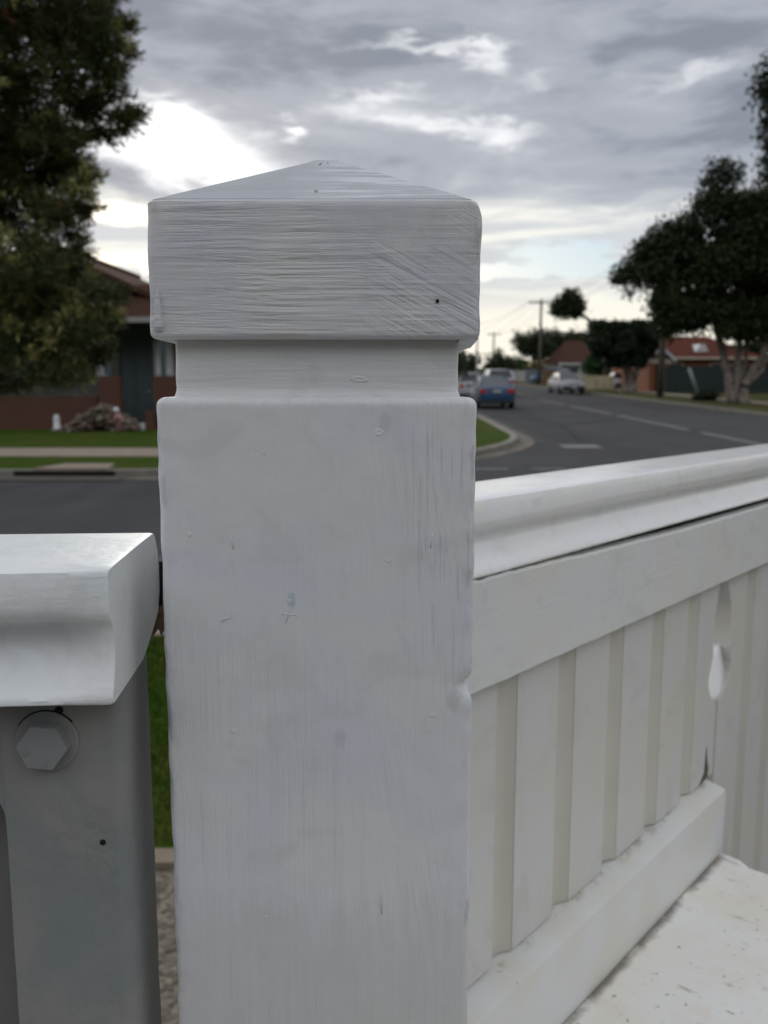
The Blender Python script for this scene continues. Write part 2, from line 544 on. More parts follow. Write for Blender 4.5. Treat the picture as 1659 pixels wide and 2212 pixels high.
LEAF_BB = leaf('bottlebrush_leaf', (.060, .076, .024), (.088, .098, .034), 2.5)
LEAF_TIP = leaf('bottlebrush_young_tip', (.36, .33, .13), (.26, .26, .085), 3.0)
LEAF_RED = leaf('bottlebrush_red_tip', (.20, .085, .05), (.16, .07, .04), 3.0)
LEAF_FIG = leaf('fig_leaf', (.018, .030, .010), (.032, .045, .015), .6)
LEAF_CLIP = leaf('clipped_leaf', (.012, .022, .009), (.020, .032, .012), .6)
LEAF_FAR = leaf('far_leaf', (.028, .042, .016), (.045, .058, .022), .4)
LEAF_GREEN = leaf('green_leaf', (.028, .065, .018), (.045, .085, .024), .6)
LEAF_YEL = leaf('yellow_leaf', (.16, .13, .03), (.11, .10, .025), .6)


# ------------------------------------------------------------------ meshes
class MB:
    def __init__(s):
        s.v = []
        s.f = []
        s.mi = []

    def face(s, pts, mi=0):
        i = len(s.v)
        s.v.extend([tuple(p) for p in pts])
        s.f.append(tuple(range(i, i + len(pts))))
        s.mi.append(mi)

    def box(s, x0, x1, y0, y1, z0, z1, mi=0, bev=0.0):
        if bev <= 0:
            i = len(s.v)
            s.v += [(x0, y0, z0), (x1, y0, z0), (x1, y1, z0), (x0, y1, z0), (x0, y0, z1), (x1, y0, z1), (x1, y1, z1), (x0, y1, z1)]
            for q in ((0, 3, 2, 1), (4, 5, 6, 7), (0, 1, 5, 4), (1, 2, 6, 5), (2, 3, 7, 6), (3, 0, 4, 7)):
                s.f.append(tuple(i + k for k in q))
                s.mi.append(mi)
            return
        b = bev
        rings = [(z0, b), (z0 + b, 0), (z1 - b, 0), (z1, b)]
        rs = []
        for z, e in rings:
            rs.append([(x0 + e + b, y0 + e, z), (x1 - e - b, y0 + e, z), (x1 - e, y0 + e + b, z), (x1 - e, y1 - e - b, z),
                       (x1 - e - b, y1 - e, z), (x0 + e + b, y1 - e, z), (x0 + e, y1 - e - b, z), (x0 + e, y0 + e + b, z)])
        s.loft(rs, mi=mi)

    def loft(s, rings, mi=0, cap=True, closed=True):
        n = len(rings[0])
        i = len(s.v)
        for r in rings:
            s.v.extend([tuple(p) for p in r])
        for k in range(len(rings) - 1):
            for j in range(n if closed else n - 1):
                a = i + k * n + j
                b = i + k * n + (j + 1) % n
                s.f.append((a, b, b + n, a + n))
                s.mi.append(mi)
        if cap:
            s.f.append(tuple(i + j for j in reversed(range(n))))
            s.mi.append(mi)
            s.f.append(tuple(i + (len(rings) - 1) * n + j for j in range(n)))
            s.mi.append(mi)

    def tube(s, pts, radii, n=8, mi=0):
        pts = [Vector(p) for p in pts]
        rings = []
        for k, p in enumerate(pts):
            d = (pts[min(k + 1, len(pts) - 1)] - pts[max(k - 1, 0)]).normalized()
            a = d.orthogonal().normalized() if abs(d.z) > .95 else d.cross(Vector((0, 0, 1))).normalized()
            b = d.cross(a).normalized()
            r = radii[k] if hasattr(radii, '__len__') else radii
            rings.append([p + (a * math.cos(2 * math.pi * j / n) + b * math.sin(2 * math.pi * j / n)) * r for j in range(n)])
        s.loft(rings, mi)

    def prism(s, poly, y0, y1, mi=0):
        """polygon in x,z pulled along y"""
        s.loft([[(x, y0, z) for x, z in poly], [(x, y1, z) for x, z in poly]], mi)

    def slab(s, poly, z0, z1, mi=0):
        s.loft([[(x, y, z0) for x, y in poly], [(x, y, z1) for x, y in poly]], mi)

    def build(s, name, mats, parent=None, smooth=False, loc=None):
        me = bpy.data.meshes.new(name)
        me.from_pydata(s.v, [], s.f)
        for m in (mats if isinstance(mats, (list, tuple)) else [mats]):
            me.materials.append(m)
        me.polygons.foreach_set('material_index', s.mi)
        if smooth:
            me.polygons.foreach_set('use_smooth', [True] * len(s.f))
        import bmesh
        bm = bmesh.new()
        bm.from_mesh(me)
        bmesh.ops.recalc_face_normals(bm, faces=bm.faces)
        bm.to_mesh(me)
        bm.free()
        me.update()
        return link(name, me, parent, loc)


def link(name, me, parent=None, loc=None):
    o = bpy.data.objects.new(name, me)
    S.collection.objects.link(o)
    if parent is not None:
        o.parent = parent
    if loc is not None:
        o.location = loc
    return o


def tag(o, label=None, cat=None, group=None, kind=None):
    if label:
        o['label'] = label
    if cat:
        o['category'] = cat
    if group:
        o['group'] = group
    if kind:
        o['kind'] = kind
    return o


def thing(name, label, cat, loc=(0, 0, 0), rz=0.0, group=None, matrix=None):
    o = bpy.data.objects.new(name, None)
    o.empty_display_size = .1
    S.collection.objects.link(o)
    if matrix is not None:
        o.matrix_world = matrix
    else:
        o.location = loc
        o.rotation_euler = (0, 0, rz)
    return tag(o, label, cat, group)


def copy_thing(root, loc, label):
    r = root.copy()
    S.collection.objects.link(r)
    r.location = loc
    r['label'] = label
    for ch in list(root.children):
        c = ch.copy()
        S.collection.objects.link(c)
        c.parent = r
        for g in list(ch.children):
            d = g.copy()
            S.collection.objects.link(d)
            d.parent = c
    return r


def smooth_by_angle(o, ang=40):
    me = o.data
    me.polygons.foreach_set('use_smooth', [True] * len(me.polygons))
    try:
        me.set_sharp_from_angle(angle=R(ang))
    except Exception:
        pass


# =================================================================== SETTING
def structure(name, mb, mats):
    return tag(mb.build(name, mats), kind='structure')


g = MB()
g.face([(-900, -60, 0), (900, -60, 0), (900, 1500, 0), (-900, 1500, 0)])
structure('ground', g, GRASS_D)

# streets: the front street runs across the picture, the side street straight away from it
KY = 13.6                          # far kerb of the front street
g = MB()
g.face([(-120, 7.2, .004), (120, 7.2, .004), (120, KY + 3.6, .004), (-120, KY + 3.6, .004)])
structure('front_street', g, ASPH2)
g = MB()
g.face([(1.8, KY + .65, .008), (2.9, KY + 1.6, .008), (14.1, KY + 1.6, .008), (14.1, 320, .008), (3.1, 320, .008), (3.1, KY + 5.0, .008), (1.8, KY + 3.0, .008)])
structure('side_street', g, ASPH)

# far left block: lawn with a rounded street corner
RC = 8.0
CX, CY = 3.3 - RC, KY + RC
arc = [(CX + RC * math.sin(a), CY - RC * math.cos(a)) for a in np.linspace(0, math.pi / 2, 19)]
line = [(-120, KY)] + arc + [(3.3, 320)]


def offset(pts, d):
    out = []
    for i, p in enumerate(pts):
        a = np.array(pts[max(i - 1, 0)])
        b = np.array(pts[min(i + 1, len(pts) - 1)])
        t = (b - a) / np.linalg.norm(b - a)
        out.append((p[0] - t[1] * d, p[1] + t[0] * d))
    return out


def band(pts, d0, d1, z0, z1, name, mat):
    A, B = offset(pts, d0), offset(pts, d1)
    mb = MB()
    mb.loft([[(*A[i], z0), (*B[i], z0), (*B[i], z1), (*A[i], z1)] for i in range(len(pts))])
    return structure(name, mb, mat)


inner = offset(line, .16)
g = MB()
g.slab(inner + [(-120, 320)], -.05, .115)
structure('lawn', g, GRASS)
band(line, 0, .16, -.05, .125, 'kerb', CONC)
band(line, -.42, 0.0, -.05, .018, 'gutter', GUTT)
g = MB()
g.slab([(-120, 15.85), (-2.0, 15.85), (-2.0, 17.5), (-120, 17.5)], .05, .121)
structure('footpath', g, CONC2)
g = MB()
g.box(-.95, .25, 24, 320, .05, .121)
structure('side_footpath', g, CONC2)

# right block
line_r = [(14.0, 320), (14.0, 31.0), (14.5, 28.6), (15.8, 27.0), (120, 27.0)]
inner = offset(line_r, .16)
g = MB()
g.slab(inner + [(120, 320)], -.05, .115)
structure('verge', g, GRASS_D)
band(line_r, 0, .16, -.05, .125, 'verge_kerb', CONC)
g = MB()
g.box(17.5, 18.7, 28, 320, .05, .121)
structure('verge_footpath', g, CONC2)
# front yard on the near side of the street
g = MB()
g.slab([(-60, 2.79), (60, 2.79), (60, 6.75), (-60, 6.75)], -.05, .05)
structure('yard_lawn', g, GRASS)
g = MB()
g.slab([(-60, 5.25), (60, 5.25), (60, 6.25), (-60, 6.25)], .0, .056)
structure('near_footpath', g, CONC2)
g = MB()
g.slab([(-60, 2.70), (60, 2.70), (60, 2.79), (-60, 2.79)], -.05, .055)
structure('garden_edging', g, plain('sandy_edging', (.215, .175, .125), .9, .15, 6))
g = MB()
g.slab([(-60, .9), (60, .9), (60, 2.70), (-60, 2.70)], -.05, .03)
structure('gravel_path', g, GRAVEL)
band([(-60, 7.0), (60, 7.0)], 0, -.2, -.05, .12, 'near_kerb', CONC)
g = MB()
g.box(-3.0, 3.5, -2.0, .56, 0.0, .775)
structure('porch_floor', g, plain('porch_boards', (.085, .08, .075), .7, .2, 8))

# road markings
g = MB()
for k in range(20):
    y0 = 15.9 + k * 8.35
    g.box(8.60, 8.78, y0, y0 + 7.35, .012, .0125, 1 if k < 4 else 0)
for x in (1.55, 2.55, 3.6):
    g.box(x, x + .62, 14.65, 14.80, .012, .0125, 1)
p0 = at(1215, 962, 19.2)
g.box(4.0, 4.85, 18.7, 19.45, .012, .0125, 1)
structure('road_markings', g, [LINE2, LINE])

# stormwater inlet let into the far kerb
t = thing('drain_inlet', 'pale concrete drain cover above a dark inlet slot in the far kerb', 'drain', (-5.1, KY, .125))
g = MB()
g.slab([(-.56, .02), (.62, .02), (.52, .75), (-.30, .75)], -.06, .028)
g.build('cover', CONC2, t)
g = MB()
g.box(-.88, .74, -.012, .06, -.115, -.015)
g.build('slot', DARK, t)
g = MB()
g.box(-1.05, .95, -.5, -.01, -.12, -.095)
g.build('apron', plain('stained_gutter', (.075, .06, .05), .9, .2), t)

# short grass standing in the yard
nb = 9000
bx = rng.uniform(-1.75, -.55, nb)
by = rng.uniform(2.80, 5.2, nb)
hh = rng.uniform(.02, .055, nb)
aa = rng.uniform(0, 2 * math.pi, nb)
wv = .0035
vv = np.zeros((nb, 3, 3))
vv[:, 0] = np.stack([bx - np.cos(aa) * wv, by - np.sin(aa) * wv, np.full(nb, .048)], 1)
vv[:, 1] = np.stack([bx + np.cos(aa) * wv, by + np.sin(aa) * wv, np.full(nb, .048)], 1)
lean = rng.normal(0, .015, (nb, 2))
vv[:, 2] = np.stack([bx + lean[:, 0], by + lean[:, 1], .05 + hh], 1)


def raw_mesh(name, verts, k, mats, mi=None):
    """verts: (n, k, 3) separate k-gons"""
    n = verts.shape[0]
    me = bpy.data.meshes.new(name)
    me.vertices.add(n * k)
    me.vertices.foreach_set('co', verts.reshape(-1).astype(np.float32))
    me.loops.add(n * k)
    me.loops.foreach_set('vertex_index', np.arange(n * k, dtype=np.int32))
    me.polygons.add(n)
    me.polygons.foreach_set('loop_start', np.arange(0, n * k, k, dtype=np.int32))
    me.polygons.foreach_set('loop_total', np.full(n, k, dtype=np.int32))
    for m in mats:
        me.materials.append(m)
    if mi is not None:
        me.polygons.foreach_set('material_index', mi.astype(np.int32))
    me.update(calc_edges=True)
    return me


tag(link('grass_blades', raw_mesh('grass_blades', vv, 3, [GRASS])), 'short green grass of the front yard', 'grass', kind='stuff')

# =================================================================== FENCE FRAME
TILT = PITCH - FTILT
W = Matrix.Translation((0, 0, CAMZ)) @ Matrix.Rotation(-TILT, 4, 'X')


def fray(px, py):
    u = (px - 829.5) / FPX
    v = (1106 - py) / FPX
    return Vector((u, math.cos(FTILT) + v * math.sin(FTILT), -math.sin(FTILT) + v * math.cos(FTILT)))


# ------------------------------------------------------------------ the post
PD = .33
PX = -.0264
HW = .0625
FLOOR = -.985
post = thing('fence_post', 'white painted square timber post with a low pyramid cap and grooved neck', 'post',
             matrix=W @ Matrix.Translation((PX, PD + HW, FLOOR)))


def sq_ring(h, r, n=18, nc=5):
    """rounded square, counter-clockwise, as (x, y)"""
    out = []
    for k in range(4):
        a0 = k * math.pi / 2 - math.pi / 2
        ca, sa = math.cos(k * math.pi / 2), math.sin(k * math.pi / 2)
        side = [(-(h - r) + 2 * (h - r) * i / n, -h) for i in range(n)]
        cor = [((h - r) + r * math.sin(b), -(h - r) - r * math.cos(b)) for b in np.linspace(0, math.pi / 2, nc)[:-1]]
        for x, y_ in side + cor:
            out.append((x * ca - y_ * sa, x * sa + y_ * ca))
    return out


def post_section(rows, n, amp, edge_amp, seed):
    rings = []
    for z, h, r in rows:
        base = sq_ring(max(h, .0006), min(r, max(h, .0006) * .9), n)
        ring = []
        for x, y_ in base:
            L = math.hypot(x, y_) + 1e-9
            corner = min(1.0, max(0.0, (min(abs(x), abs(y_)) / max(h, 1e-6) - .86) / .14))
            d1 = mnoise.noise(Vector((x * 42, y_ * 42, z * 42 + seed)))
            d2 = mnoise.noise(Vector((x * 150, y_ * 150, z * 120 + seed * 2)))
            d = amp * (d1 + .35 * d2) + edge_amp * corner * (mnoise.noise(Vector((x * 20, y_ * 20, z * 95 + seed))) + .5 * d2 - .25)
            X, Y2 = x + x / L * d, y_ + y_ / L * d
            if seed == 3.0 and x > h - .009 and y_ < -h + .016:
                # old chip in the right front edge
                t_ = (z - .8690) / (.0050 if z < .8690 else .0022)
                k = math.exp(-t_ * t_) * min(1, (x - h + .009) / .006)
                X -= .0026 * k
                Y2 += .0012 * k
            if seed == 5.0 and z > ZC1:
                X += .0024 * (z - ZC1) / (ZA - ZC1)
            if seed == 5.0 and x > h - .012 and y_ < -h + .012 and z > ZC1 - .006:
                X -= .0016 * min(1, (z - ZC1 + .006) / .006)
            ring.append((X, Y2, z))
        rings.append(ring)
    return rings


ZL = -.0009 - FLOOR                  # ledge, above the base
ZC0 = .0212 - FLOOR                  # underside of cap
ZC1 = .0726 - FLOOR                  # cap shoulder
ZA = .1035 - FLOOR                   # apex
rows = [(0, HW + .0005, .004), (.2, HW, .004), (.4, HW, .0035)]
rows += [(z, HW, .0032) for z in np.arange(.46, ZL - .004, .0022)]
for k in range(6):
    a = k / 5 * math.pi / 2
    rows.append((ZL - .0032 + .0032 * math.sin(a), HW - .0032 + .0032 * math.cos(a), .0034))
rows.append((ZL + .0002, HW - .0058, .003))
mb = MB()
mb.loft(post_section(rows, 26, .00022, .0009, 3.0))
o = mb.build('shaft', WHITE_V, post, True)

NW = HW - .0068
rows = [(ZL - .012, NW, .002), (ZL - .001, NW + .0012, .002), (ZL + .0015, NW + .0004, .002)]
rows += [(z, NW, .0022) for z in np.arange(ZL + .003, ZC0 - .001, .0018)] + [(ZC0 + .006, NW, .002)]
mb = MB()
mb.loft(post_section(rows, 22, .00018, .0006, 9.0))
# dried blob of paint on the neck's face
mb.build('neck', WHITE_N, post, True)

CW = HW + .0008
rows = [(ZC0 + .0004, NW - .004, .002), (ZC0, CW - .0045, .003)]
for k in range(5):
    a = k / 4 * math.pi / 2
    rows.append((ZC0 + .0022 - .0022 * math.cos(a), CW - .0022 + .0022 * math.sin(a), .0032))
rows += [(z, CW, .0030) for z in np.arange(ZC0 + .0035, ZC1 - .0025, .0016)]
rows += [(ZC1 - .0012, CW - .0002, .0032), (ZC1 - .0003, CW - .0008, .0036), (ZC1, CW - .0014, .0036)]
mb = MB()
mb.loft(post_section(rows, 26, .00020, .0011, 5.0))
rows = [(ZC1 - .0004, CW - .0022, .0036), (ZC1 + .0003, CW - .0018, .0036), (ZC1 + .0009, CW - .0030, .0036)]
for k in range(1, 15):
    q_ = k / 14
    h = (CW - .0030) * (1 - q_) + .0016 * q_
    z = ZC1 + .0009 + (ZA - ZC1 - .0009) * q_ - (.0010 * max(0, q_ - .93) / .07)
    rows.append((z, h, .0025))
tb_ = MB()
tb_.loft(post_section(rows, 26, .00008, .0001, 5.0))
# drip of old paint running down the left front edge, and torn paint below the right corner
mb.tube([(-CW + .004, -CW - .0001, ZC0 + z) for z in (.018, .013, .008, .0045, .003)], [.0006, .0013, .0017, .0020, .0010], 8)
fl = [(CW - .0005, -CW + .004, ZC0 + .001), (CW - .002, -CW + .018, ZC0 - .0015), (CW - .0055, -CW + .022, ZC0 - .0024), (NW - .0005, -CW + .024, ZC0 - .0042), (NW - .001, -CW + .012, ZC0 - .001), (NW, -CW + .004, ZC0 + .0006)]
mb.loft([[(x, y_, z - .0009) for x, y_, z in fl], [(x, y_, z + .0008) for x, y_, z in fl]])
mb.build('cap', WHITE_H, post, True)
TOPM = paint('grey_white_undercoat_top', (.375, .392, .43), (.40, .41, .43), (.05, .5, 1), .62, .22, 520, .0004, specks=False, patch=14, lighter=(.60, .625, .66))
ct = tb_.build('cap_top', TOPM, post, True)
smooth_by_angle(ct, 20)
for ch in post.children:
    if ch.name.startswith('cap') and ch is not ct:
        smooth_by_angle(ch, 32)

# nail holes and dents: small dimples set into the faces
mb = MB()
for px, py, r in [(945, 650, .0007), (1095, 1, 0)]:
    if r:
        d = fray(px, py)
        p = d * ((PD - .0014) / d.y)
        mb.tube([(p.x - PX, p.y - PD - HW, p.z - FLOOR), (p.x - PX, p.y - PD - HW + .0006, p.z - FLOOR)], r, 10)
mb.build('nail_hole', DARK, post)
d_pts = [(818, 934, .0022), (725, 1606, .0016), (626, 1298, .0013), (576, 1980, .0010), (505, 1580, .0014), (683, 412, .0008),
         (934, 1545, .0017), (776, 819, .0043), (840, 1210, .0014), (570, 978, .0011), (480, 1340, .0009), (624, 1445, .0007)]
for px, py, r in d_pts:
    d = fray(px, py)
    yp = PD + .0068 if 735 < py < 850 else PD
    p = d * (yp / d.y)
    c = Vector((p.x - PX, p.y - PD - HW, p.z - FLOOR))
    rings = []
    for k, (rr, dep) in enumerate([(1.0, .0003), (.74, -.00022), (.45, -.00013), (.08, -.00002)]):
        rings.append([(c.x + r * rr * math.cos(a) * (1 + .25 * math.sin(3 * a + px)), c.y + dep, c.z + r * rr * (.34 if r > .004 else .8) * math.sin(a) - (.0004 * rr * math.cos(a) if r > .004 else 0)) for a in np.linspace(0, 2 * math.pi, 13)[:-1]])
    mb = MB()
    mb.loft(rings)
    mb.build('paint_blister', WHITE_N, post, True)

# brush bristles and hairs left in the paint
for pts_ in ([(626, 1318), (622, 1332), (617, 1345)], [(610, 1326), (624, 1328), (640, 1328)], [(480, 1338), (490, 1337), (498, 1332)], [(823, 1932), (824, 1950), (825, 1974)],
             [(935, 1150), (932, 1168), (930, 1184)], [(498, 1160), (502, 1172), (504, 1186)]):
    mb = MB()
    w_ = []
    for px, py in pts_:
        d = fray(px, py)
        p = d * ((PD - .0001) / d.y)
        w_.append((p.x - PX, p.y - PD - HW, p.z - FLOOR))
    mb.tube(w_, .00020, 6)
    mb.build('bristle', plain('painted_bristle', (.585, .59, .615), .5, .1, 30), post, True)
# ------------------------------------------------------------------ gate on the left
GA = R(4.3)
gate = thing('gate', 'white painted gate with moulded handrail, shade-darkened stile and hex bolt, left of the capped post', 'gate',
             matrix=W @ Matrix.Translation((-.0999, .30, FLOOR + .03)) @ Matrix.Rotation(GA, 4, 'Z'))
GB = -(FLOOR + .03)                  # local z of eye level
ZT, ZB = -.0629 + GB, -.1134 + GB
prof = [(.0006, ZT - .0006), (.0002, ZT - .0022), (-.0006, ZT - .007), (-.0008, ZT - .0125), (-.0003, ZT - .0156), (.0014, ZT - .0178), (.0056, ZT - .0196),
        (.0106, ZT - .0212), (.0142, ZT - .0240), (.0155, ZT - .0280), (.0146, ZT - .0322), (.0122, ZT - .0362), (.0086, ZT - .0400), (.0046, ZT - .0434), (.0012, ZT - .0460), (-.0006, ZT - .0480), (-.0004, ZT - .0496), (.0014, ZB),
        (.030, ZB), (.054, ZB), (.062, ZB + .002), (.078, ZB + .007), (.091, ZB + .012), (.0962, ZB + .021), (.0968, ZB + .032), (.0945, ZB + .041), (.0895, ZT - .0025), (.0862, ZT - .0004), (.082, ZT), (.05, ZT + .0004), (.02, ZT + .0004), (.0022, ZT)]


def rail_rings(prof, xs, amp, seed, endround=None):
    rings = []
    for i, x in enumerate(xs):
        sh = 1.0
        ring = []
        for y_, z in prof:
            if endround and y_ < .025:
                e_ = max(0.0, min(1.0, (x + .024) / .020))
                y_ *= 1 - .62 * e_ * e_ * (3 - 2 * e_)  # moulding filled out toward its end by paint
            d = amp * mnoise.noise(Vector((x * 60, y_ * 90, z * 90 + seed)))
            dd = amp * 1.4 * mnoise.noise(Vector((x * 9, y_ * 40, z * 40 + seed)))
            if endround and i >= len(xs) - 2:
                cy, cz = .047, (ZT + ZB) / 2
                k = .985 if i == len(xs) - 1 else .996
                y2, z2 = cy + (y_ - cy) * k, cz + (z - cz) * k
            else:
                y2, z2 = y_, z
            ring.append((x, y2 + d, z2 + dd))
        rings.append(ring)
    return rings


xs = [-1.0, -.7, -.45, -.3] + list(np.arange(-.25, -.0070, .003)) + [-.0050, -.0045, -.0025, -.0010, 0.0]
mb = MB()
mb.loft(rail_rings(prof, xs, .00028, 1.0, True))
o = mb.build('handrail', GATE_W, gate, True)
smooth_by_angle(o, 50)
# dark stop block behind the handrail's end, splintered raw wood at its foot
mb = MB()
mb.loft([[(-.012, .098, ZB + .010), (.0035, .098, ZB + .008), (.0070, .098, ZB + .014), (.0072, .098, ZT - .020), (.005, .098, ZT - .016), (-.012, .098, ZT - .016)],
         [(-.012, .112, ZB + .010), (.0045, .112, ZB + .008), (.0082, .112, ZB + .014), (.0085, .112, ZT - .020), (.006, .112, ZT - .016), (-.012, .112, ZT - .016)]])
mb.build('stop_block', plain('black_block', (.018, .016, .014), .8, .2, 40), gate)
for (x, y_, z, w, h, l) in [(-.0045, .090, ZB + .004, .0030, .005, .010), (-.0005, .093, ZB + .006, .0026, .007, .010), (.0030, .096, ZB + .010, .0020, .008, .008)]:
    mb = MB()
    mb.loft([[(x - w, y_, z - h * .6), (x - w * .2, y_, z - h * .35), (x + w * .3, y_ + .001, z - h), (x + w * 1.2, y_, z + h * .1), (x + w * 1.2, y_, z + h), (x - w, y_, z + h)],
             [(x - w * .8, y_ + l, z - h * .9), (x, y_ + l, z - h * .4), (x + w * .6, y_ + l, z - h * .8), (x + w, y_ + l, z), (x + w, y_ + l, z + h), (x - w, y_ + l, z + h)]])
    mb.build('splinter', RAW, gate)

# stile and top member: one flat frame with a rounded opening
FY = .0235                           # face of the stile behind the rail's nose
SX0, SX1 = -.050, -.0005
ZO = -.158 + GB
mb = MB()
sec = []
for k in range(7):
    a = k / 6 * math.pi / 2
    sec.append((SX1 - .0075 + .0075 * math.sin(a), FY + .0075 - .0075 * math.cos(a)))
sec += [(SX1, FY + .040), (SX1 - .004, FY + .045), (SX0, FY + .045), (SX0, FY)]
zs = [0.02] + list(np.arange(.3, ZB - .003, .006)) + [ZB - .0002]
rings = []
for z in zs:
    rings.append([(x + .0003 * mnoise.noise(Vector((x * 80, y_ * 80, z * 50))), y_ + .00035 * mnoise.noise(Vector((x * 60 + 5, y_ * 80, z * 30))), z) for x, y_ in sec])
mb.loft(rings)
o = mb.build('stile', GATE_SHADED, gate, True)
smooth_by_angle(o, 35)
mb = MB()
# top member left of the stile, with the opening's rounded shoulder
poly = [(-1.0, ZB - .0004), (SX0 - .0002, ZB - .0004), (SX0 - .0002, ZO - .02)]
for k in range(9):
    a = k / 8 * math.pi / 2
    poly.append((SX0 - .008 + .0078 * math.cos(a) - .0002, ZO - .012 + .012 * math.sin(a)))
poly += [(-1.0, ZO)]
mb.prism(poly, FY + .0006, FY + .044)
mb.build('top_member', GATE_SHADED, gate)
mb = MB()
for k in range(9):
    x1 = SX0 - .004 - k * .105
    mb.box(x1 - .098, x1, FY + .027, FY + .040, .05, ZO + .02, bev=.0015)
mb.build('infill_boards', plain('shaded_infill_board', (.17, .165, .155), .6, .08, 30), gate)  # shade of the recess put into the board colour
mb = MB()
mb.box(-1.0, SX0, FY + .002, FY + .044, .03, .12)
mb.build('bottom_member', GATE_SHADED, gate)

# bolt: washer, hexagon head with raised grade mark
BX, BZ = -.0322, -.1362 + GB
bolt = MB()
rings = []
for y_, r in [(FY, .0124), (FY - .0010, .0124), (FY - .0016, .0119), (FY - .0017, .004)]:
    rings.append([(BX + r * math.cos(a), y_, BZ + r * math.sin(a)) for a in np.linspace(0, 2 * math.pi, 49)[:-1]])
bolt.loft(rings)
bo = bolt.build('bolt', GATE_SHADED, gate, True)
smooth_by_angle(bo, 30)
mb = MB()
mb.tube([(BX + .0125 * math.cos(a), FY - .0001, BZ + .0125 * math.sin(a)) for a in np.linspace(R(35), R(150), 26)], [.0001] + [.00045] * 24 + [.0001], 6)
mb.build('washer_shadow', DARK, bo)  # dark arc modelled as the washer's contact shadow
mb = MB()
HR = .0098
HEADM = paint('grey_paint_bolt', (.225, .235, .235), (.235, .235, .23), (1, 1, 1), .45, .15, 500, 0)
rings = []
for y_, r in [(FY - .0017, HR), (FY - .0072, HR), (FY - .0080, HR * .96)]:
    rings.append([(BX + r * math.cos(a), y_, BZ + r * math.sin(a)) for a in [R(8 - 15 + 60 * k) for k in range(6)]])
mb.loft(rings)
hd = mb.build('bolt_head', HEADM, bo)
hd.parent = bo


def raised_text(s, size, x, z, rot, y_, parent, name, mat, ext=.00025):
    cu = bpy.data.curves.new(name, 'FONT')
    cu.body = s
    cu.size = size
    cu.extrude = ext
    cu.bevel_depth = .00015
    cu.align_x = 'CENTER'
    cu.align_y = 'CENTER'
    tmp = bpy.data.objects.new(name + '_tmp', cu)
    S.collection.objects.link(tmp)
    dg = bpy.context.evaluated_depsgraph_get()
    me = bpy.data.meshes.new_from_object(tmp.evaluated_get(dg))
    bpy.data.objects.remove(tmp)
    me.transform(Matrix.Translation((x, y_, z)) @ Matrix.Rotation(rot, 4, 'Y') @ Matrix.Rotation(R(90), 4, 'X'))
    me.materials.clear()
    me.materials.append(mat)
    return link(name, me, parent)


raised_text('8', .0040, BX + .0008, BZ - .0062, 0, FY - .0080, bo, 'grade_mark', HEADM)
raised_text('.', .0046, BX - .0030, BZ - .0044, R(20), FY - .0080, bo, 'grade_mark', HEADM)
raised_text('8', .0040, BX - .0062, BZ - .0015, R(50), FY - .0080, bo, 'grade_mark', HEADM)
# drilled holes in the gate's face
for (px, py, r) in [(127, 1535, .0017), (222, 1820, .0012)]:
    d = fray(px, py)
    # local plane y = FY
    inv = (Matrix.Translation((-.0999, .30, FLOOR + .03)) @ Matrix.Rotation(GA, 4, 'Z')).inverted()
    o0, o1 = inv @ Vector((0, 0, 0)), inv @ d
    k = (FY - .0004 - o0.y) / (o1.y - o0.y)
    p = o0 + (o1 - o0) * k
    mb = MB()
    mb.tube([(p.x, FY - .0004, p.z), (p.x, FY + .004, p.z)], r, 14)
    mb.build('drilled_hole', DARK, gate)

# ------------------------------------------------------------------ railing on the right
RA = math.atan2(.74767, .66408)
RP = (.05868, .517)
RM = W @ Matrix.Translation((RP[0], RP[1], FLOOR)) @ Matrix.Rotation(RA, 4, 'Z')
railing = thing('porch_railing', 'white boarded porch railing with moulded handrail running off to the right', 'railing', matrix=RM)
E0 = -FLOOR
RT, RB = -.0640 + E0, -.1134 + E0
SA, SB = -.075, 1.35


def scaleprof():
    k = (RT - RB) / (ZT - ZB)
    out = []
    for y_, z in prof:
        if y_ < .025:
            y_ *= .7
        z2 = RT + (z - ZT) * k
        y2 = y_ * (.068 / .0855) if y_ > .03 else y_
        out.append((y2, z2))
    return out


xs = list(np.arange(SA, .7, .006)) + [.8, .95, 1.15, SB]
mb = MB()
mb.loft(rail_rings(scaleprof(), xs, .00010, 4.0))
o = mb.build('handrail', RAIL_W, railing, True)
smooth_by_angle(o, 50)
# fascia below it, a ragged gap left between the two
mb = MB()
rings = []
FZ = -.1880 + E0
for s_ in list(np.arange(SA, .75, .0035)) + [.9, 1.1, SB]:
    gap = .0016 + .0056 * min(1, max(0, (s_ + .02) / .34)) + .0008 * mnoise.noise(Vector((s_ * 120, 0, 3)))
    if s_ < .12:
        gap = max(.0, gap - .0008 + .0016 * mnoise.noise(Vector((s_ * 75, 4, 8))))
    zt = RB - max(gap, .0004)
    zb = FZ + .0006 * mnoise.noise(Vector((s_ * 40, 7, 1)))
    w0 = .0004 + .0003 * mnoise.noise(Vector((s_ * 30, 1, 1)))
    rings.append([(s_, w0 + .0012, zt), (s_, w0, zt - .0016), (s_, w0, zb + .001), (s_, w0 + .001, zb), (s_, .0118, zb), (s_, .0118, zt)])
mb.loft(rings)
o = mb.build('fascia', FASCIA_W, railing, True)
smooth_by_angle(o, 35)
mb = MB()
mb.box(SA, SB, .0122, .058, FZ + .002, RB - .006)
mb.build('top_beam', DARK, railing)  # gap shade put into the beam's near-black colour
# boards with recessed cream grooves
PITCHB, GW = .0828, .0262
BF, BT = .0125, .024
ZB0 = -.4085 + E0


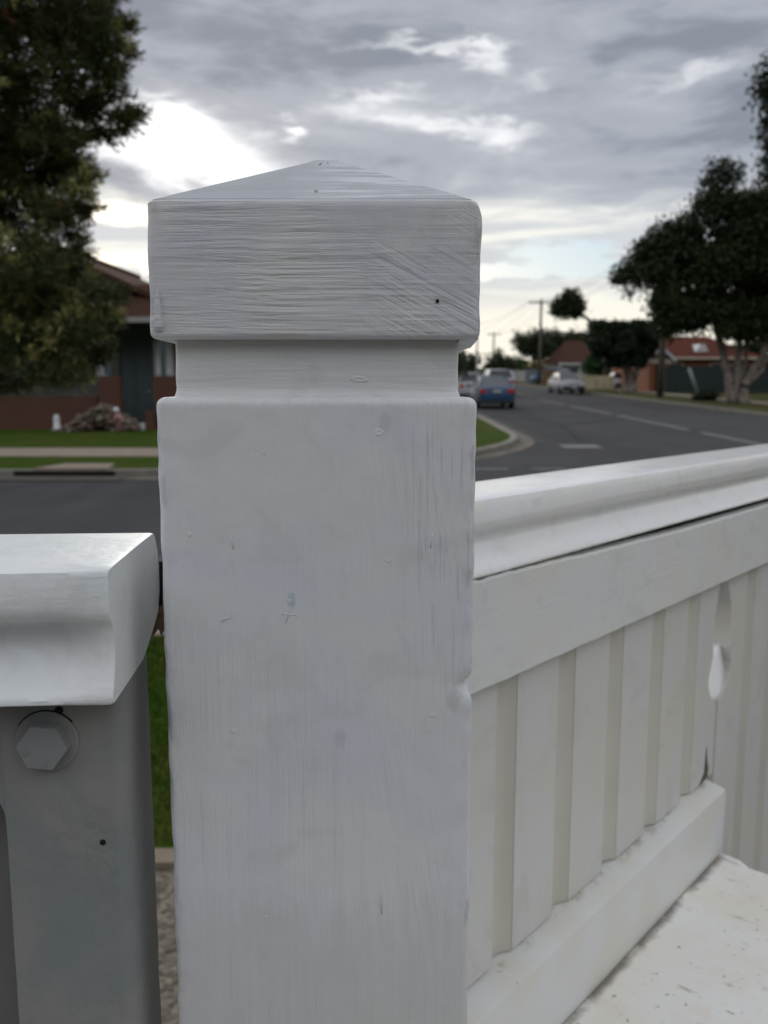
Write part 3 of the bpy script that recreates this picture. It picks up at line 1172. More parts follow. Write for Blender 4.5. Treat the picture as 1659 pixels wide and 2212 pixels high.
def board(mb, s0, s1, z0, z1, w0, w1, lhole=None, rhole=None):
    """flat board outline in s,z; hole profiles cut its edges"""
    left = [(s0, z0), (s0, z1)] if lhole is None else [(s0, z0)] + [(s0 + dx, z) for dx, z in lhole] + [(s0, z1)]
    right = [(s1, z1), (s1, z0)] if rhole is None else [(s1, z1)] + [(s1 - dx, z) for dx, z in reversed(rhole)] + [(s1, z0)]
    poly = left + right
    mb.prism(poly, w0, w1)


def groove(mb, s0, z0):
    """shallow recessed strip: flat bed, then a soft rise to the next board"""
    pr_ = [(-.002, .0068), (GW * .46, .0070), (GW * .62, .0064), (GW * .78, .0046), (GW * .91, .0022), (GW + .0004, .0004), (GW + .0004, .014), (-.002, .014)]
    mb.loft([[(s0 + a_, BF + b_, z0) for a_, b_ in pr_], [(s0 + a_, BF + b_, FZ + .02) for a_, b_ in pr_]])


starts = [.0419 + PITCHB * k for k in range(-2, 18)]
mb = MB()
gb = MB()
SEAM = .4632
hole = [(.0, -.3275 + E0), (.010, -.322 + E0), (.0205, -.312 + E0), (.0265, -.300 + E0), (.0255, -.291 + E0), (.0215, -.281 + E0), (.0165, -.272 + E0), (.0175, -.262 + E0), (.0175, -.232 + E0), (.0160, -.2245 + E0)]
holeR = [(.0, -.3275 + E0), (.012, -.322 + E0), (.0265, -.312 + E0), (.034, -.300 + E0), (.0345, -.291 + E0), (.030, -.281 + E0), (.0265, -.272 + E0), (.0265, -.262 + E0), (.0260, -.232 + E0), (.0250, -.2245 + E0)]
chip = [(.0, ZB0 + .0), (.016, ZB0 + .002), (.012, ZB0 + .012), (.006, ZB0 + .022), (.0015, ZB0 + .034)]
for k, s0 in enumerate(starts):
    nxt = s0 + PITCHB
    a, b = s0 + GW, nxt
    zb = ZB0 + .0026 + .0008 * mnoise.noise(Vector((a * 37, 5, 1)))
    if a < SEAM < b + .02 and abs(a - .397) < .03:
        # two boards meeting at the keyhole cut-out; a crack left below it
        board(mb, a, SEAM - .0018, zb, FZ + .02, BF, BF + BT, rhole=hole)
        groove(gb, s0, zb - .0008)
        continue
    if abs(a - .397 - PITCHB) < .03:
        board(mb, SEAM + .0018, b, -.70 + E0, FZ + .02, BF, BF + BT, lhole=holeR)
        continue
    low = zb if a < SEAM else -.70 + E0
    if a < SEAM and a > -.2:
        n = 6
        for _ in range(1):
            board(mb, a, b, zb + .0007 * mnoise.noise(Vector((a * 50, 2, 2))), FZ + .02, BF, BF + BT)
    else:
        board(mb, a, b, low, FZ + .02, BF, BF + BT)
    groove(gb, s0, low - .0008)
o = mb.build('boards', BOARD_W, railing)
go_ = gb.build('groove_strip', GROOVE, railing)
smooth_by_angle(go_, 40)
mb = MB()
mb.box(-.09, SEAM - .03, BF + .0125, BF + .020, ZB0 + .0002, ZB0 + .0044)  # dirt-coloured strip added to block light leaking under the boards
mb.build('gap_blocker', plain('gap_blocker_brown', (.030, .024, .016), .95, .4, 200), railing)
mb = MB()
mb.box(SEAM - .004, SEAM + .004, BF + .005, BF + .010, ZB0 + .006, -.330 + E0)
mb.build('crack', DARK, railing)
# rounded white lump added to imitate brightness seen through the keyhole's foot
mb = MB()
rings = []
for f in np.linspace(0, 1, 7):
    zz = -.3265 + E0 + .056 * f
    wl = .0255 * math.sin(math.pi * min(.5 + .10 * f, .10 + .95 * f)) ** .6
    wr = .0335 * math.sin(math.pi * min(1.0, .10 + .62 * f)) ** .7
    d0 = BF + .0012 + .0085 * f
    rings.append([(SEAM - wl, d0, zz), (SEAM - wl * .4, d0 - .001, zz), (SEAM + wr * .4, d0 - .001, zz), (SEAM + wr, d0, zz), (SEAM + wr, BF + .0238, zz + .0002), (SEAM - wl, BF + .0238, zz + .0002)])
mb.loft(rings)
mb.build('bright_plug', plain('bright_plug_white', (.93, .93, .92), .4, .03), railing, True)
# dark splinter chip at the foot of the seam board
mb = MB()
cp = [(.424, ZB0 + .002), (.446, ZB0 + .0035), (.4475, ZB0 + .013), (.4425, ZB0 + .024), (.4395, ZB0 + .040), (.4375, ZB0 + .026), (.4365, ZB0 + .012)]
mb.prism(cp, BF - .0005, BF + .003)
mb.build('chipped_gap', plain('rotted_gap', (.10, .085, .065), .9, .3, 60), railing)
# lower rail
mb = MB()
rings = []
LE = .447
for s_ in list(np.arange(SA, LE, .006)) + [LE]:
    dz = .0004 * mnoise.noise(Vector((s_ * 50, 9, 9)))
    f = -.0075 + .0003 * mnoise.noise(Vector((s_ * 40, 3, 9)))
    zt = -.4085 + E0
    rings.append([(s_, f, -.51 + E0), (s_, f, zt - .0075), (s_, f + .0009, zt - .0052 + dz), (s_, f + .003, zt - .0040 + dz), (s_, BF - .001, zt + dz), (s_, BF + .03, zt), (s_, BF + .03, -.51 + E0)])
mb.loft(rings)
o = mb.build('lower_rail', LOWRAIL, railing, True)
smooth_by_angle(o, 32)
# dried white paint run across the lower rail
mb = MB()
pr = [(.0445, .009), (.0485, .004), (.0500, .000), (.0492, -.0040), (.0475, -.0066)]
rings = []
for i, (s_, w_) in enumerate(pr):
    zt = -.4085 + E0 - .0040 * max(0, min(1, (BF - .001 - w_) / .0155)) + .0003
    hw_ = .0009
    rings.append([(s_ - hw_, w_, zt - .0006), (s_, w_, zt + .0004), (s_ + hw_, w_, zt - .0006)])
mb.loft(rings)
mb.build('paint_run', plain('fresh_white', (.80, .81, .82), .4, .02), railing, True)
# far post that carries the railing, out of the picture's right edge
mb = MB()
mb.box(SB, SB + .11, -.02, .09, 0, 1.0, bev=.003)
mb.build('end_post', FASCIA_W, railing)

# ------------------------------------------------------------------ bench against the railing
bench = thing('bench_seat', 'white painted seat top with brown grime specks against the railing', 'bench', matrix=RM)
BZT = -.4815 + E0
mb = MB()
rings = []
BEND = .4330
for z, e in [(BZT - .030, 0), (BZT - .003, 0), (BZT - .0009, .0009), (BZT, .003)]:
    ring = []
    for w_ in np.arange(-.0082, -.45, -.006):
        ring.append((BEND - e + .0012 * mnoise.noise(Vector((w_ * 60, z, 3))) + (.004 if w_ > -.03 else 0) * 1.0, w_, z))
    for s_ in np.arange(BEND - .005, -.42, -.02):
        ring.append((s_, -.45 + e, z))
    for w_ in np.arange(-.45, -.008, .03):
        ring.append((-.42 + e, w_, z))
    for s_ in np.arange(-.42, BEND, .006):
        ring.append((s_, -.0082 - e * .2, z))
    rings.append(ring)
mb.loft(rings)
mb.build('seat', BENCH, bench)
# raised lip of old filler at the far corner
mb = MB()
mb.tube([(BEND + .001, -.011, BZT + .0005), (BEND - .001, -.020, BZT + .0008), (BEND - .002, -.030, BZT + .0005), (BEND - .003, -.040, BZT - .001)], [.0028, .0034, .0036, .001], 8)
mb.build('filler_bead', RAIL_W, bench, True)
mb = MB()
mb.box(-.40, BEND - .02, -.43, -.03, 0.012, BZT - .0302, bev=.002)
mb.build('seat_box', FASCIA_W, bench)


# =================================================================== TREES
def leaf_cloud(clusters, n, size, aspect=.55, clump=6, shell=.45, seed=0, spread=.45, flat=0.0):
    """clusters: (centre xyz, radii xyz).  returns quads of leaves in clumps"""
    r = np.random.default_rng(seed)
    vol = np.array([c[1][0] * c[1][1] * c[1][2] for c in clusters]) ** .72
    pick = r.choice(len(clusters), n // clump, p=vol / vol.sum())
    C = np.array([c[0] for c in clusters])[pick]
    Rr = np.array([c[1] for c in clusters])[pick]
    d = r.normal(size=(len(pick), 3))
    d /= np.linalg.norm(d, axis=1)[:, None]
    rad = shell + (1 - shell) * r.random(len(pick)) ** .6
    ctr = C + d * Rr * rad[:, None]
    ctr = np.repeat(ctr, clump, 0)
    dd = np.repeat(d, clump, 0)
    m = len(ctr)
    ctr = ctr + r.normal(size=(m, 3)) * size * spread * 2.2
    ax = dd * .5 + r.normal(size=(m, 3)) * .8
    if flat:
        ax[:, 2] *= (1 - flat)
    ax /= np.linalg.norm(ax, axis=1)[:, None]
    sd_ = np.cross(ax, r.normal(size=(m, 3)))
    sd_ /= np.linalg.norm(sd_, axis=1)[:, None]
    L = size * r.uniform(.6, 1.35, m)[:, None]
    Wd = L * aspect
    v = np.zeros((m, 4, 3))
    v[:, 0] = ctr - ax * L * .5
    v[:, 1] = ctr + sd_ * Wd * .5
    v[:, 2] = ctr + ax * L * .5
    v[:, 3] = ctr - sd_ * Wd * .5
    return v


def px_cluster(px, py, rx, ry, Y, dy=None):
    x, _, z = at(px, py, Y)
    k = Y / FPX
    dy = dy if dy is not None else (rx + ry) / 2 * k
    return ((x, Y, z), (rx * k, dy, ry * k))


def tree(name, label, cat, base, stems, clusters, n, size, leafm, barkm, group=None, seed=0, **kw):
    bx_, by_, bz_ = base
    t = thing(name, label, cat, base, 0, group)
    mb = MB()
    for pts, r0, r1 in stems:
        pts = [Vector(p) - Vector(base) for p in pts]
        # subdivide with a little wander
        P = []
        for i in range(len(pts) - 1):
            for k in range(4):
                f = k / 4
                p = pts[i].lerp(pts[i + 1], f)
                if i or k:
                    p = p + Vector((mnoise.noise(p * 1.1 + Vector((seed, 0, 0))), mnoise.noise(p * 1.1 + Vector((0, seed, 3))), 0)) * r0 * .5
                P.append(p)
        P.append(pts[-1])
        rr = [r0 + (r1 - r0) * (i / (len(P) - 1)) ** .8 for i in range(len(P))]
        if abs(P[0].z) < .3:
            rr[0] *= 1.5
            rr[1] *= 1.12
        mb.tube(P, rr, 9)
    mb.build('trunk', barkm, t, True)
    cl = [((c[0] - bx_, c[1] - by_, c[2] - bz_), r_) for c, r_ in clusters]
    v = leaf_cloud(cl, n, size, seed=seed + 11, **kw)
    link('crown', raw_mesh('crown', v, 4, [leafm]), t)
    return t


# ---- bottlebrush tree close on the left
BY = 6.0
bb = thing('bottlebrush_tree', 'dense narrow-leaved tree with yellowish tips filling the left edge', 'tree', (-4.4, BY + .2, .05))
rr_ = np.random.default_rng(3)
spec = [(110, -10, 140, 80), (60, -120, 190, 110), (215, 20, 48, 44), (268, 52, 26, 14), (230, 92, 40, 36), (150, 70, 90, 60), (272, 108, 24, 18), (225, 150, 46, 30), (262, 152, 18, 14), (130, 150, 70, 50),
        (240, 195, 34, 26), (282, 238, 30, 22), (262, 262, 36, 24), (190, 225, 52, 36), (225, 290, 40, 20), (90, 240, 110, 70), (120, 300, 75, 40), (60, 330, 90, 60), (150, 350, 50, 30),
        (200, 378, 26, 18), (175, 400, 36, 26), (95, 400, 80, 50), (185, 450, 28, 20), (120, 455, 60, 34), (40, 470, 80, 50), (155, 500, 30, 22), (175, 540, 22, 24), (110, 545, 60, 40), (30, 570, 90, 70),
        (150, 600, 50, 46), (255, 640, 26, 16), (205, 625, 36, 26), (105, 655, 90, 60), (215, 685, 46, 36), (160, 720, 66, 50), (240, 705, 20, 14), (60, 740, 100, 60), (205, 760, 40, 30), (235, 745, 16, 12), (110, 800, 70, 36), (165, 810, 34, 20),
        (20, 50, 80, 50), (10, 170, 80, 60), (20, 290, 70, 50), (15, 400, 60, 40), (-60, 700, 130, 120), (-90, 400, 130, 160), (-100, 100, 150, 180), (10, 825, 60, 26), (55, 640, 90, 60)]
clus = []
for px, py, rx, ry in spec:
    clus.append(px_cluster(px, py, rx, ry, BY + rr_.uniform(-.25, .45), max(rx, ry) / FPX * BY * .9))
clus = [((c[0] + 4.4, c[1] - BY - .2, c[2] - .05), r_) for c, r_ in clus]


def sprigs(clusters, ns, seed):
    r = np.random.default_rng(seed)
    vol = np.array([c[1][0] * c[1][2] for c in clusters]) ** .85
    pick = r.choice(len(clusters), ns, p=vol / vol.sum())
    C = np.array([c[0] for c in clusters])[pick]
    Rr = np.array([c[1] for c in clusters])[pick]
    d = r.normal(size=(ns, 3))
    d /= np.linalg.norm(d, axis=1)[:, None]
    rad = r.random(ns) ** .38
    pos = C + d * Rr * rad[:, None]
    outw = d + np.array([.35, -.1, .25]) + r.normal(size=(ns, 3)) * .45
    outw /= np.linalg.norm(outw, axis=1)[:, None]
    nl = 15
    P = np.repeat(pos, nl, 0)
    D = np.repeat(outw, nl, 0)
    k = np.tile(np.linspace(0, 1, nl), ns)
    m = len(P)
    len_t = np.repeat(r.uniform(.07, .15, ns), nl)
    org = P + D * (len_t * (k - .6))[:, None]
    side = np.cross(D, r.normal(size=(m, 3)))
    side /= np.linalg.norm(side, axis=1)[:, None]
    ang = np.radians(55 - 30 * k + r.normal(0, 8, m))
    ax = D * np.cos(ang)[:, None] + side * np.sin(ang)[:, None]
    wd = np.cross(ax, r.normal(size=(m, 3)))
    wd /= np.linalg.norm(wd, axis=1)[:, None]
    L = r.uniform(.038, .075, m)[:, None] * (1 - .25 * k)[:, None]
    Wd = L * .20
    v = np.zeros((m, 4, 3))
    v[:, 0] = org
    v[:, 1] = org + ax * L * .45 + wd * Wd * .5
    v[:, 2] = org + ax * L
    v[:, 3] = org + ax * L * .45 - wd * Wd * .5
    # young growth clusters by position
    nz = np.array([mnoise.noise(Vector(p) * 3.3) for p in pos])
    young = ((nz > .13) & (rad > .60) & (r.random(ns) < .85))
    red = (nz < -.60) & (rad > .8)
    mi = np.zeros(m, int)
    tip = k > .35
    mi[np.repeat(young, nl) & tip] = 1
    mi[np.repeat(red, nl) & tip] = 2
    twig = (pos, outw, rad)
    return v, mi, twig


v, mi, tw = sprigs(clus, 9500, 5)
link('crown', raw_mesh('crown', v, 4, [LEAF_BB, LEAF_TIP, LEAF_RED], mi), bb)
mb = MB()
mb.tube([(0, 0, 0), (.05, -.05, .6), (.1, .0, 1.3), (.3, 0, 2.1), (.5, -.05, 3.2), (.6, 0, 4.6)], [.16, .12, .11, .09, .07, .03], 10)
for i, (c, r_) in enumerate(clus):
    h = max(.9, min(4.3, c[2] - .7))
    a = Vector((.1 + .12 * h, 0, h))
    b = Vector(c)
    mid = a.lerp(b, .5) + Vector((0, 0, .12))
    if c[0] < 2.3 or i % 3 == 0:
        mb.tube([a, mid, b], [.018, .010, .004], 6)
mb.build('trunk', BARK_D, bb, True)

# ---- big fig on the right verge
FYD = 40.0


def W3(px, py, Y, dy=0):
    p = at(px, py, Y)
    return (p[0], p[1] + dy, p[2])


fb = at(1592, 877, FYD)
fb = (fb[0], FYD, .115)
fcl = [(1362, 592, 46, 26), (1395, 565, 52, 30), (1345, 600, 28, 16), (1440, 540, 55, 40), (1470, 500, 50, 36), (1430, 505, 34, 24), (1425, 600, 55, 30), (1500, 560, 90, 75), (1560, 385, 46, 42), (1540, 430, 52, 40), (1520, 470, 50, 45),
       (1600, 470, 70, 60), (1600, 560, 100, 80), (1650, 470, 70, 60), (1660, 600, 110, 110), (1450, 650, 42, 34), (1500, 650, 80, 60), (1560, 672, 95, 44), (1620, 675, 90, 46), (1460, 680, 45, 36), (1700, 520, 100, 120), (1740, 650, 100, 90), (1395, 610, 26, 14), (1362, 634, 16, 9), (1600, 712, 70, 18)]
fsm = []
for a, b, c, d_ in fcl:
    if c >= 55:
        for k in range(15):
            fa, fr = rng.uniform(0, 6.28), rng.uniform(.05, .85) ** .7
            fsm.append((a + c * fr * math.cos(fa), b + d_ * fr * math.sin(fa), c * rng.uniform(.30, .46), d_ * rng.uniform(.26, .42)))
    else:
        fsm.append((a, b, c * .92, d_ * .85))
fcl = fsm
fcl = [px_cluster(a, b, c, d_, FYD + rng.uniform(-1.2, 1.6), (c + d_) / 2 * FYD / FPX * .9) for a, b, c, d_ in fcl]
stems = [([(fb[0] - .3, FYD, .115), W3(1572, 810, FYD), W3(1556, 750, FYD), W3(1535, 660, FYD), W3(1500, 560, FYD)], .20, .09),
         ([(fb[0] - .02, FYD + .15, .115), W3(1590, 810, FYD), W3(1597, 750, FYD), W3(1606, 650, FYD), W3(1590, 500, FYD)], .20, .09),
         ([(fb[0] + .25, FYD - .1, .115), W3(1609, 830, FYD, -.2), W3(1636, 775, FYD, -.3), W3(1648, 735, FYD, -.3), W3(1690, 640, FYD)], .24, .10),
         ([W3(1614, 826, FYD, -.2), W3(1648, 800, FYD), W3(1652, 760, FYD), W3(1668, 735, FYD)], .13, .08),
         ([W3(1583, 830, FYD), W3(1578, 780, FYD, .4), W3(1570, 720, FYD, .8)], .12, .07),
         ([W3(1598, 840, FYD, .2), W3(1616, 780, FYD, .3), W3(1622, 720, FYD, .4)], .13, .07),
         ([W3(1535, 660, FYD), W3(1470, 560, FYD, .6), W3(1400, 590, FYD)], .09, .04)]
fcl += [px_cluster(a_, b_, c_, d_, FYD + rng.uniform(-.8, 2.2), .8) for a_, b_, c_, d_ in [(1438, 680, 34, 50), (1445, 700, 26, 24), (1480, 690, 36, 26), (1425, 650, 20, 24), (1505, 695, 30, 22), (1590, 712, 40, 18), (1640, 712, 44, 18)]]
tree('fig_tree', 'huge dark spreading tree with pale forked trunk on the right verge', 'tree', fb, stems, fcl, 130000, .19, LEAF_FIG, BARK, seed=1, spread=.42, shell=.2)

# ---- tall tree at the right edge of the picture
TY = 52.0
tb = at(1735, 850, TY)
tb = (tb[0], TY, .115)
tcl = [(1668, 165, 36, 48), (1650, 205, 24, 22), (1690, 240, 40, 60), (1640, 215, 12, 10), (1662, 300, 12, 30), (1668, 350, 26, 40), (1700, 380, 50, 90), (1740, 250, 80, 160), (1760, 450, 80, 100), (1655, 390, 14, 20)]
tcl = [px_cluster(a, b, c, d_, TY + rng.uniform(-1, 1)) for a, b, c, d_ in tcl]
tree('gum_tree', 'tall dark tree rising along the right edge above the spreading tree', 'tree', tb,
     [([tb, W3(1730, 600, TY), W3(1728, 350, TY), W3(1730, 150, TY)], .5, .1), ([W3(1728, 400, TY), W3(1690, 300, TY), W3(1670, 180, TY)], .15, .05), ([W3(1728, 450, TY), W3(1690, 390, TY), W3(1665, 350, TY)], .12, .04)],
     tcl, 16000, .26, LEAF_FIG, BARK, seed=2, shell=.2)

# ---- clipped flat-topped tree
CYD = 58.0
cb = at(1357, 851, CYD)
cb = (cb[0], CYD, .115)
ccl = []
for px in range(1284, 1420, 11):
    for py, f in ((705, .93), (723, 1.0), (742, .97), (761, .82), (779, .56)):
        if abs(px - 1349) > 72 * f:
            continue
        ccl.append((px + rng.uniform(-3, 3), py + rng.uniform(-2, 4), rng.uniform(8, 13), rng.uniform(8, 11)))
ccl = [px_cluster(a, b, c, d_, CYD + rng.uniform(-1.7, 1.7), .6) for a, b, c, d_ in ccl]
tree('clipped_tree', 'black-green clipped street tree with a flat top behind the parked white sedan', 'tree', cb,
     [([cb, W3(1358, 815, CYD), W3(1350, 780, CYD), W3(1330, 730, CYD)], .42, .1), ([(cb[0] + .2, CYD, .115), W3(1372, 810, CYD), W3(1385, 770, CYD), W3(1395, 730, CYD)], .36, .1), ([W3(1358, 820, CYD), W3(1364, 780, CYD), W3(1368, 720, CYD)], .25, .08)],
     ccl, 52000, .19, LEAF_CLIP, BARK, seed=3, shell=.05, spread=.26)

# ---- tree with a single tuft on a bare limb
UY = 72.0
ub = at(1308, 842, UY)
ub = (ub[0], UY, .115)
ucl = [px_cluster(a, b, c, d_, UY) for a, b, c, d_ in [(1210, 663, 16, 12), (1234, 642, 15, 13), (1248, 660, 13, 15), (1222, 655, 16, 12), (1222, 674, 22, 5), (1242, 676, 14, 5), (1203, 671, 8, 8)]]
tree('pine_tree', 'thin tree whose lone round tuft hangs on a bare limb above the road', 'tree', ub,
     [([ub, W3(1309, 780, UY), W3(1300, 715, UY), W3(1270, 690, UY), W3(1247, 672, UY), W3(1228, 655, UY)], .26, .07)],
     ucl, 6500, .24, LEAF_FIG, BARK_D, seed=4, shell=.2)

# ---- far trees
far = [('street_tree', 'broad round dark tree behind the far power pole', 1150, 750, 40, 42, 100, LEAF_FAR),
       ('street_tree', 'dark bushy tree between the far power pole and the brown-roofed house', 1205, 745, 42, 40, 104, LEAF_FAR),
       ('street_tree', 'small dark treetop peeping over the brown roof', 1252, 735, 18, 20, 112, LEAF_FAR),
       ('street_tree', 'domed far tree directly above the white car on the road', 1082, 790, 34, 38, 130, LEAF_FAR),
       ('street_tree', 'low far treetops beside the neck of the post, left of the thin poles', 1012, 792, 34, 34, 125, LEAF_FAR),
       ('street_tree', 'mid green leafy tree left of the flat-topped clipped tree', 1285, 788, 30, 36, 76, LEAF_GREEN),
       ('street_tree', 'pale olive far tree at the end of the street', 1118, 800, 20, 22, 135, LEAF_GREEN),
       ('street_tree', 'dark garden tree behind the green sheet fence', 1610, 770, 60, 45, 64, LEAF_CLIP),
       ('street_tree', 'dark garden tree between the orange brick house and the right edge', 1680, 760, 70, 55, 66, LEAF_CLIP)]
for i, (nm, lab, px, py, rx, ry, Y, lm) in enumerate(far):
    b0 = at(px, 840, Y)
    b0 = (b0[0], Y, .115)
    rr2 = np.random.default_rng(50 + i)
    cl2 = []
    for k in range(11):
        ox, oz = rr2.uniform(-.68, .68), rr2.uniform(-.62, .66)
        cl2.append(px_cluster(px + ox * rx, py + oz * ry * (1 - .35 * abs(ox)), rx * rr2.uniform(.3, .5), ry * rr2.uniform(.26, .42), Y + rr2.uniform(-1, 1)))
    top = W3(px, py, Y)
    tree(nm, lab, 'tree', b0, [([b0, W3(px + 2, 815, Y), top], .3, .1), ([W3(px + 2, 812, Y), W3(px + rx * .5, py, Y)], .15, .06)], cl2, 5200, .0034 * Y, lm, BARK_D, 'trees along the far street', seed=60 + i, shell=.2)

# ---- bushy verge tree left of the blue car
vb = (2.55, 39.5, .115)
rr2 = np.random.default_rng(91)
vcl = [((2.55 + rr2.uniform(-.75, .85), 39.5 + rr2.uniform(-.7, .7), rr2.uniform(.9, 2.5)), (.55, .55, .42)) for k in range(12)]
tree('verge_shrub', 'dark leafy shrub on the verge left of the blue sedan', 'shrub', vb, [([vb, (2.5, 39.5, .8), (2.6, 39.5, 2.0)], .09, .03), ([(2.5, 39.5, .6), (2.9, 39.4, 1.6)], .06, .02)], vcl, 5200, .11, LEAF_FAR, BARK_D, seed=8, shell=.2)
# ---- tuft at the foot of the leaning post, and yellow shrub behind the grey gate
b0 = at(1524, 872, 43.5)
b0 = (b0[0], 43.5, .115)
tree('low_shrub', 'small dark tussock at the foot of the leaning steel post', 'shrub', b0, [([b0, (b0[0], 43.5, .3)], .05, .02)],
     [((b0[0] + dx, 43.5, .26), (.34, .3, .2)) for dx in (-.3, 0, .28)], 1500, .12, LEAF_CLIP, BARK_D, seed=9)
b0 = at(1150, 838, 98)
b0 = (b0[0], 95, .115)
tree('yellow_shrub', 'yellow-leaved shrub showing over the grey-blue gate', 'shrub', b0, [([b0, (b0[0], 95, 1.2)], .06, .02)],
     [((b0[0] + dx, 95, 1.85 + dz), (.6, .5, .42)) for dx, dz in ((-.5, 0), (0, .15), (.5, -.05))], 1400, .2, LEAF_YEL, BARK_D, seed=10)

# =================================================================== HOUSES
# ---- brick house across the street
HY = 24.0


def hx(px, Y=HY):
    return at(px, 800, Y)[0]


def hz(py, Y=HY):
    return at(829, py, Y)[2]


house = thing('brick_house', 'red brick house with brown tiled gable and teal boards behind the left tree', 'house', (hx(130), HY, .115))
OX, OY, OZ = hx(130), HY, .115


def L(x, y_, z):
    return (x - OX, y_ - OY, z - OZ)


def lbox(mb, x0, x1, y0, y1, z0, z1, mi=0):
    mb.box(x0 - OX, x1 - OX, y0 - OY, y1 - OY, z0 - OZ, z1 - OZ, mi)


# walls: pieces around the openings, so that nothing overlaps
zs0, ze = .115, hz(692)
mb = MB()
xl, xr = hx(-230), hx(470)
ztop = hz(640)
lbox(mb, xl, hx(207), HY, HY + .25, zs0, ztop)
lbox(mb, hx(207), hx(242), HY, HY + .25, zs0, hz(812))
lbox(mb, hx(207), hx(242), HY, HY + .25, hz(742), ztop)
lbox(mb, hx(242), hx(257), HY, HY + .25, zs0, ztop)
lbox(mb, hx(257), hx(328), HY, HY + .25, hz(701), ztop)
lbox(mb, hx(328), hx(333), HY, HY + .25, zs0, ztop)
lbox(mb, hx(333), hx(376), HY, HY + .25, zs0, hz(812))
lbox(mb, hx(333), hx(376), HY, HY + .25, hz(735), ztop)
lbox(mb, hx(376), xr, HY, HY + .25, zs0, ztop)
lbox(mb, xl, xl + .25, HY + .25, HY + 9, zs0, ztop)
lbox(mb, xr - .25, xr, HY + .25, HY + 9, zs0, ztop)
lbox(mb, xl + .25, xr - .25, HY + 8.75, HY + 9, zs0, ztop)
mb.build('wall', plain('grey_green_render', (.105, .115, .10), .9, .15, 1.5), house)
mb = MB()
lbox(mb, hx(257) + .01, hx(328) - .01, HY + .08, HY + .16, .20, hz(701) - .01)
lbox(mb, hx(288), hx(292), HY + .05, HY + .08, .20, hz(701) - .02)
d_ = mb.build('door', TEAL_D, house)
mb = MB()
mb.tube([L(hx(320), HY + .02, 1.1), L(hx(320), HY + .08, 1.1)], .03, 8)
mb.build('handle', STEEL, d_)
for a, b, c, e in ((207, 242, 742, 812), (333, 376, 735, 812)):
    x0, x1, z0, z1 = hx(a), hx(b), hz(e), hz(c)
    mb = MB()
    t_ = .05
    lbox(mb, x0 + .002, x0 + t_, HY + .04, HY + .16, z0 + .002, z1 - .002)
    lbox(mb, x1 - t_, x1 - .002, HY + .04, HY + .16, z0 + .002, z1 - .002)
    lbox(mb, x0 + t_, x1 - t_, HY + .04, HY + .16, z1 - t_, z1 - .002)
    lbox(mb, x0 + t_, x1 - t_, HY + .04, HY + .16, z0 + .002, z0 + t_)
    wn = mb.build('window', OFFWHITE, house)
    mb = MB()
    mid = (x0 + x1) / 2
    lbox(mb, x0 + t_ + .01, mid - .035, HY + .10, HY + .12, z0 + t_ + .01, z1 - t_ - .01)
    lbox(mb, mid + .035, x1 - t_ - .01, HY + .10, HY + .12, z0 + t_ + .01, z1 - t_ - .01)
    mb.build('blind', BLIND, wn)
    mb = MB()
    lbox(mb, x0 + t_, x1 - t_, HY + .125, HY + .14, z0 + t_, z1 - t_)
    mb.build('pane', GLASS, wn)
# skirt roof over the verandah and main gable roof
mb = MB()
yz = [(HY + .4, hz(612)), (HY - 1.15, at(829, 683, HY - 1.15)[2]), (HY - 1.15, at(829, 683, HY - 1.15)[2] - .06), (HY + .4, hz(612) - .12)]
mb.loft([[(x - OX, y_ - OY, z - OZ) for y_, z in yz] for x in (hx(-250), hx(480))])
mb.build('verandah_roof', TILE_B, house)
zg = at(829, 683, HY - 1.15)[2]
mb = MB()
lbox(mb, hx(-250), hx(480), HY - 1.27, HY - 1.153, zg - .16, zg - .02)
mb.build('gutter', GUTTER, house)
apx, apz = hx(105), hz(522)
sl = (hz(562) - hz(625)) / (hx(319) - hx(188))
rw = 4.0
mb = MB()
for sgn in (-1, 1):
    poly = [(apx, apz), (apx + sgn * rw, apz - sl * rw), (apx + sgn * rw, apz - sl * rw - .16), (apx, apz - .16)]
    mb.loft([[(x - OX, -.35, z - OZ) for x, z in poly], [(x - OX, 9.4, z - OZ) for x, z in poly]])
rf = mb.build('roof', TILE_B, house)
mb = MB()
mb.tube([(apx - OX, -.4, apz - OZ + .03), (apx - OX, 9.45, apz - OZ + .03)], .09, 8)
mb.build('ridge_capping', TILE_B, rf)
mb = MB()
zb_ = hz(618)
half = (apz - .17 - zb_) / sl
mb.prism([(apx - half - OX, zb_ - OZ), (apx + half - OX, zb_ - OZ), (apx - OX, apz - .17 - OZ)], .02, .10)
mb.build('gable', TEAL, house)
mb = MB()
for sgn in (-1, 1):
    poly = [(apx, apz - .165), (apx + sgn * (half - .1), apz - .165 - sl * (half - .1)), (apx + sgn * (half - .1), apz - .30 - sl * (half - .1)), (apx, apz - .30)]
    mb.loft([[(x - OX, -.10, z - OZ) for x, z in poly], [(x - OX, -.04, z - OZ) for x, z in poly]])
for k in range(-4, 5):
    x = apx + k * .42
    top_ = apz - .3 - sl * abs(k * .42)
    if top_ > zb_ + .1:
        mb.box(x - .03 - OX, x + .03 - OX, -.03, .015, zb_ - OZ, top_ - OZ)
mb.build('gable_trim', plain('brown_trim', (.12, .05, .035), .7, .1), house)
